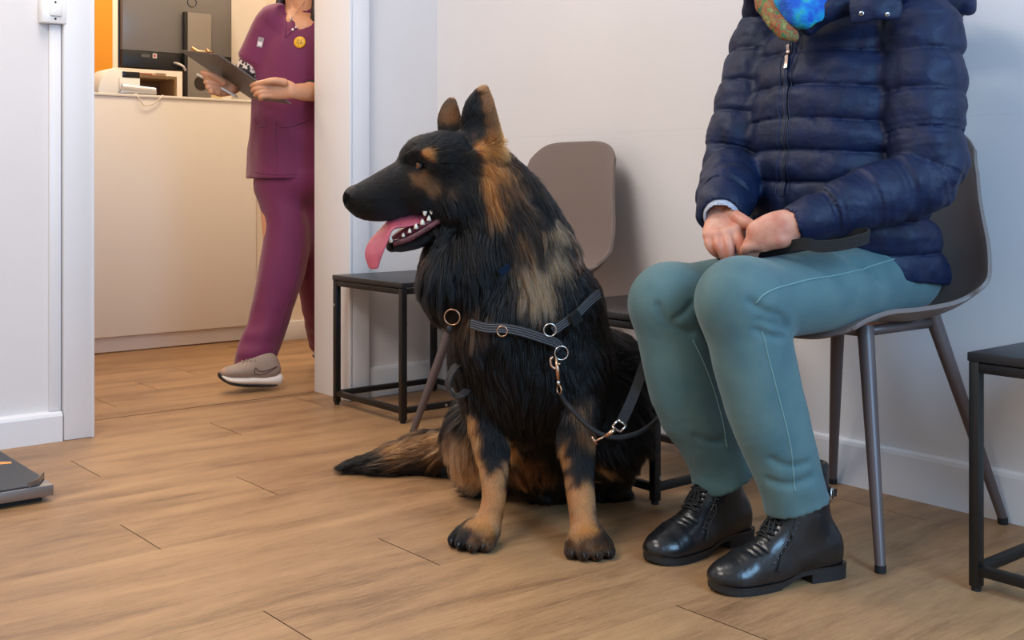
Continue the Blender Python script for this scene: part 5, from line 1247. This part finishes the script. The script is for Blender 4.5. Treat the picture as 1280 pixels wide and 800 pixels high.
for an in (20, 75, 130, 165, 220, 280, 325):
    d = a1 * math.cos(math.radians(an)) + a2 * math.sin(math.radians(an)); tube(bm, [Vector(c + nv * .0072 + d * .004), Vector(c + nv * .0068 + d * .014)], .0011, 5)
obj('pin_drawing', bm, dk, pin)
c = TS.hit(326, 53, 3.8, 4.5); nv = TS.grad(c)[0]; a1 = unit(np.cross(ZV, nv) + ZV * -.25); a2 = np.cross(nv, a1)
def plate(nm, c, w, h, off, m, p):
    bm = bmesh.new(); A = [bm.verts.new(Vector(c + a1 * u * w / 2 + a2 * v * h / 2 + nv * off)) for u, v in ((-1, -1), (1, -1), (1, 1), (-1, 1))]; B = [bm.verts.new(v.co + Vector(nv * .0015)) for v in A]
    for i in range(4): bm.faces.new((A[i], A[(i + 1) % 4], B[(i + 1) % 4], B[i]))
    bm.faces.new(A[::-1]); bm.faces.new(B); bmesh.ops.recalc_face_normals(bm, faces=bm.faces); return obj(nm, bm, m, p)
nt_ = plate('name_tag', c, .022, .036, .003, mat('tag_grey', srgb(150, 138, 142), .5), top); plate('tag_print', c - a2 * .006, .016, .015, .0047, mat('tag_white', srgb(220, 212, 214), .5), nt_)
# black undershirt: sleeve below the scrub sleeve and the point of the neckline
us = SDF(RE2 - .16, RE2 + .16, .003); us.tube([(RS2 + RE2) / 2 + (RE2 - RS2) * .1, RE2, RE2 + (RW2 - RE2) * .35], [.048, .044, .037], None, k=0, mod=lambda t, g, L: .002 * vnoise(gridp(g) * 40, 3)); sdf_obj('undershirt_sleeve', us, blackk, nurse, 2)
us = SDF(LE2 - .17, LE2 + .17, .003); us.tube([(LS2 + LE2) / 2, LE2, LE2 + (LW2 - LE2) * .42], [.048, .046, .037], None, k=0); sdf_obj('undershirt_sleeve', us, blackk, nurse, 2)
us = SDF(PA(357, 40, NY - .1) - .07, PA(357, 40, NY - .1) + .07, .002); us.ell(PA(358.5, 40, NY - .075), (.018, .028, .02), (nl, nf, ZV), k=0); sdf_obj('undershirt', us, blackk, nurse, 1)
gold = mat('necklace_silver', srgb(190, 186, 190), .25, 1.0)
bm = bmesh.new(); tube(bm, [Vector(p) for p in spline([PA(361, 4, NY - .058), PA(362, 14, NY - .078), PA(364, 22, NY - .105), PA(371, 15, NY - .085), PA(381, 2, NY - .06)], 5)], .0008, 6); nk = obj('necklace', bm, gold, nurse, smooth=True)
bm = bmesh.new(); ellipsoid(bm, PA(364, 24, NY - .108), .004, .004, .007); obj('pendant', bm, gold, nk, smooth=True)
bm = bmesh.new(); ellipsoid(bm, PA(366, 37, NY - .125), .005, .004, .005); ellipsoid(bm, PA(370, 34, NY - .122), .004, .004, .004); obj('white_clip', bm, mat('clip_white', srgb(230, 224, 220), .3), top, smooth=True)
bd = SDF(RE2 - .09, RE2 + .09, .0025); m0 = (RS2 + RE2) / 2 + (RE2 - RS2) * .30; bd.tube([m0 - FV * .0, m0 + (RE2 - RS2) * .16 - RV * .004], [.051, .050], None, k=0, n=3, flatend=True)
def bandana():
    m = mat('patterned_band', srgb(210, 196, 188), .7); nt = m.node_tree; b = nt.nodes['Principled BSDF']; tc = nt.nodes.new('ShaderNodeTexCoord'); v = nt.nodes.new('ShaderNodeTexVoronoi'); v.inputs['Scale'].default_value = 70; nt.links.new(tc.outputs['Object'], v.inputs['Vector'])
    r = nt.nodes.new('ShaderNodeValToRGB'); r.color_ramp.interpolation = 'CONSTANT'; e = r.color_ramp.elements; e[0].color = srgb(40, 34, 40); e[1].position = .42; e[1].color = srgb(208, 192, 186); nt.links.new(v.outputs['Distance'], r.inputs[0]); nt.links.new(r.outputs[0], b.inputs['Base Color']); return m
sdf_obj('patterned_cuff', bd, bandana(), nurse, 1)
def trousers():
    s = SDF(np.min([hip, AN2, AN1], 0) - np.array([.22, .22, .06]), np.max([hip, AN2, AN1], 0) + np.array([.22, .22, .10]), .005)
    s.ell(PA(364, 222, NY), (.145, .11, .12), (nl, nf, ZV), k=.04)
    def cr(t, g, L):
        p = gridp(g); low = np.clip((.42 - p[..., 2]) / .3, 0, 1); return .009 * vnoise(p * np.array([16, 16, 5.]), 61) + .006 * low * vnoise(p * np.array([9, 9, 30.]), 63)
    s.tube([HP1, PA(359, 285, 4.17), PA(353, 335, 4.135), PA(336, 395, 4.10), PA(322, 440, 4.065), PA(320, 455, 4.06)], [.092, .084, .079, .075, .068, .068], [.095, .088, .080, .078, .076, .078], side=RV, k=.03, mod=cr, n=8, flatend=True)
    s.tube([HP2, PA(385, 290, 4.27), PA(390, 340, 4.32), PA(401, 390, 4.44), PA(405, 425, 4.54)], [.085, .078, .066, .064, .064], [.09, .08, .07, .068, .068], side=RV, k=.03, mod=cr, n=8, flatend=True)
    return s
TR = trousers(); tr = sdf_obj('trousers', TR, plum, nurse, 2)
seam('side_seam', TR, [(374, 250), (378, 290), (368, 350), (350, 410), (338, 450)], .0016, .0002, plum, tr, 3.8, 4.6)
# --- trainers
mesh_m = mat('greige_mesh', srgb(168, 148, 136), .8, bump=.5, bscale=500, var=.25, vscale=160, stretch=(1, 1, 4)); mid = mat('midsole_white', srgb(232, 222, 214), .5); outs = mat('outsole_black', srgb(24, 22, 22), .6); toe_m = mat('toe_suede', srgb(176, 140, 118), .8); brown = mat('emblem_brown', srgb(74, 44, 42), .5)
def trainer(toe, heel, up, label=None, mark=True):
    f = unit(toe - heel); L = np.linalg.norm(toe - heel); up = unit(up - f * np.dot(up, f)); sd = np.cross(up, f)
    q = lambda a, l, u: heel + f * a * L + sd * l + up * u
    lo = np.min([toe, heel], 0) - .13; hi = np.max([toe, heel], 0) + .13
    def sh(): return SDF(lo, hi, .0028)
    s = sh()
    s.tube([q(.12, 0, .055), q(.35, 0, .052), q(.60, 0, .048), q(.82, 0, .043), q(.93, 0, .038)], [.034, .034, .042, .040, .026], [.030, .031, .027, .021, .014], side=sd, k=0)
    s.tube([q(.24, 0, .06), q(.40, 0, .068), q(.58, 0, .058)], [.034, .032, .03], [.04, .034, .022], side=sd, k=.02); s.tube([q(.25, 0, .06), q(.27, 0, .088)], [.034, .034], [.046, .046], side=sd, k=.02, flatend=True)
    o = sdf_obj('trainer', s, mesh_m, nurse, 1)
    m_ = sh(); m_.tube([q(.03, 0, .026), q(.15, 0, .024), q(.35, 0, .021), q(.60, 0, .018), q(.82, 0, .019), q(.95, 0, .027)], [.032, .038, .036, .045, .043, .026], [.026, .022, .019, .016, .013, .008], side=sd, k=0); sdf_obj('midsole', m_, mid, o, 1)
    u = sh(); u.tube([q(.02, 0, .010), q(.15, 0, .005), q(.35, 0, .003), q(.60, 0, .002), q(.82, 0, .008), q(.97, 0, .024), q(.995, 0, .034)], [.026, .034, .032, .042, .040, .026, .016], [.007] * 7, side=sd, k=0); sdf_obj('outsole', u, outs, o, 1)
    tc_ = sh(); tc_.tube([q(.80, 0, .046), q(.90, 0, .042), q(.955, 0, .037)], [.037, .030, .020], [.016, .015, .010], side=sd, k=0); sdf_obj('toe_cap', tc_, toe_m, o, 1)
    if mark:
        for sg in (-1, 1):
            pth = [q(.03, sg * .04, .078), q(.20, sg * .042, .056), q(.33, sg * .042, .044), q(.42, sg * .043, .042), q(.455, sg * .043, .052), q(.44, sg * .04, .067)]
            p2 = [q(.03, sg * .04, .078), q(.20, sg * .042, .063), q(.31, sg * .042, .056), q(.385, sg * .043, .056), q(.42, sg * .04, .062), q(.44, sg * .04, .067)]
            for pp in (pth, p2):
                bm = bmesh.new(); tube(bm, [Vector(v) for v in s.push(np.array(spline(pp, 6)), .0006)], .0014, 6); obj('side_emblem', bm, brown, o, smooth=True)
    for i in range(4):
        bm = bmesh.new(); a = .42 + i * .075; tube(bm, [Vector(v) for v in spline(s.push(np.array([q(a, -.018, .08), q(a + .012, 0, .09), q(a, .018, .08)]), .002), 4)], .0022, 8); obj('lace', bm, mesh_m, o, smooth=True)
trainer(PA(273, 480, 3.95), PA(346, 483, 4.03), ZV - RV * .02)
trainer(PA(395, 455, 4.50), PA(428, 428, 4.66), ZV * .8 + RV * .4, mark=False)
# --- clipboard, paper and pens she holds
def slab4(nm, cs, t, m, parent=None):
    bm = bmesh.new(); cs = [np.array(c) for c in cs]; n_ = unit(np.cross(cs[1] - cs[0], cs[3] - cs[0])) * t
    A = [bm.verts.new(Vector(c)) for c in cs]; B = [bm.verts.new(Vector(c + n_)) for c in cs]
    for i in range(4): bm.faces.new((A[i], A[(i + 1) % 4], B[(i + 1) % 4], B[i]))
    bm.faces.new(A[::-1]); bm.faces.new(B); bmesh.ops.recalc_face_normals(bm, faces=bm.faces); return obj(nm, bm, m, parent)
cbn = unit(np.cross(CB[1] - CB[0], CB[3] - CB[0])); cbn = -cbn if cbn[2] < 0 else cbn
cl = thing('clipboard', 'dark grey clipboard held at waist height by the person in plum scrubs', 'clipboard', tuple(CB[0]))
slab4('board', CB, .003, mat('clipboard_grey', srgb(96, 90, 87), .45), cl)
in_ = lambda a, b: CB[0] + (CB[1] - CB[0]) * a + (CB[3] - CB[0]) * b
bm = bmesh.new(); tube(bm, [Vector(in_(.34, -.03) + cbn * .010), Vector(in_(.34, .06) + cbn * .012), Vector(in_(.72, .06) + cbn * .012), Vector(in_(.72, -.03) + cbn * .010)], .006, 10); obj('clip', bm, mat('clip_gold', srgb(206, 160, 110), .3, 1.0), cl, smooth=True)
pp_ = slab4('paper_sheet', [in_(.12, .10) + cbn * .0045, in_(.90, .10) + cbn * .0045, in_(.92, 1.03) + cbn * .0045, in_(.10, 1.03) + cbn * .0045], .0006, mat('paper_white', srgb(238, 230, 220), .7)); tag(pp_, 'white paper sheet sticking out from under the grey clipboard', 'paper')
def pen(nm, pts, label, c):
    t = thing(nm, label, 'pen', tuple(pts[0])); bm = bmesh.new(); pts = [Vector(p) for p in pts]; tube(bm, [pts[0], pts[1]], .0042, 12); obj('barrel', bm, mat(nm + '_barrel', srgb(*c), .3), t, smooth=True)
    bm = bmesh.new(); d = (pts[1] - pts[0]).normalized(); tube(bm, [pts[1] + d * .0002, pts[1] + d * .012], [.0040, .0012], 12); obj('tip', bm, mat(nm + '_tip', srgb(200, 200, 205), .3, .8), t, smooth=True)
pen('pen', [PA(246, 92.5, 4.025), PA(294, 120, 4.02)], 'white pen held in the hand under the clipboard', (226, 220, 214))
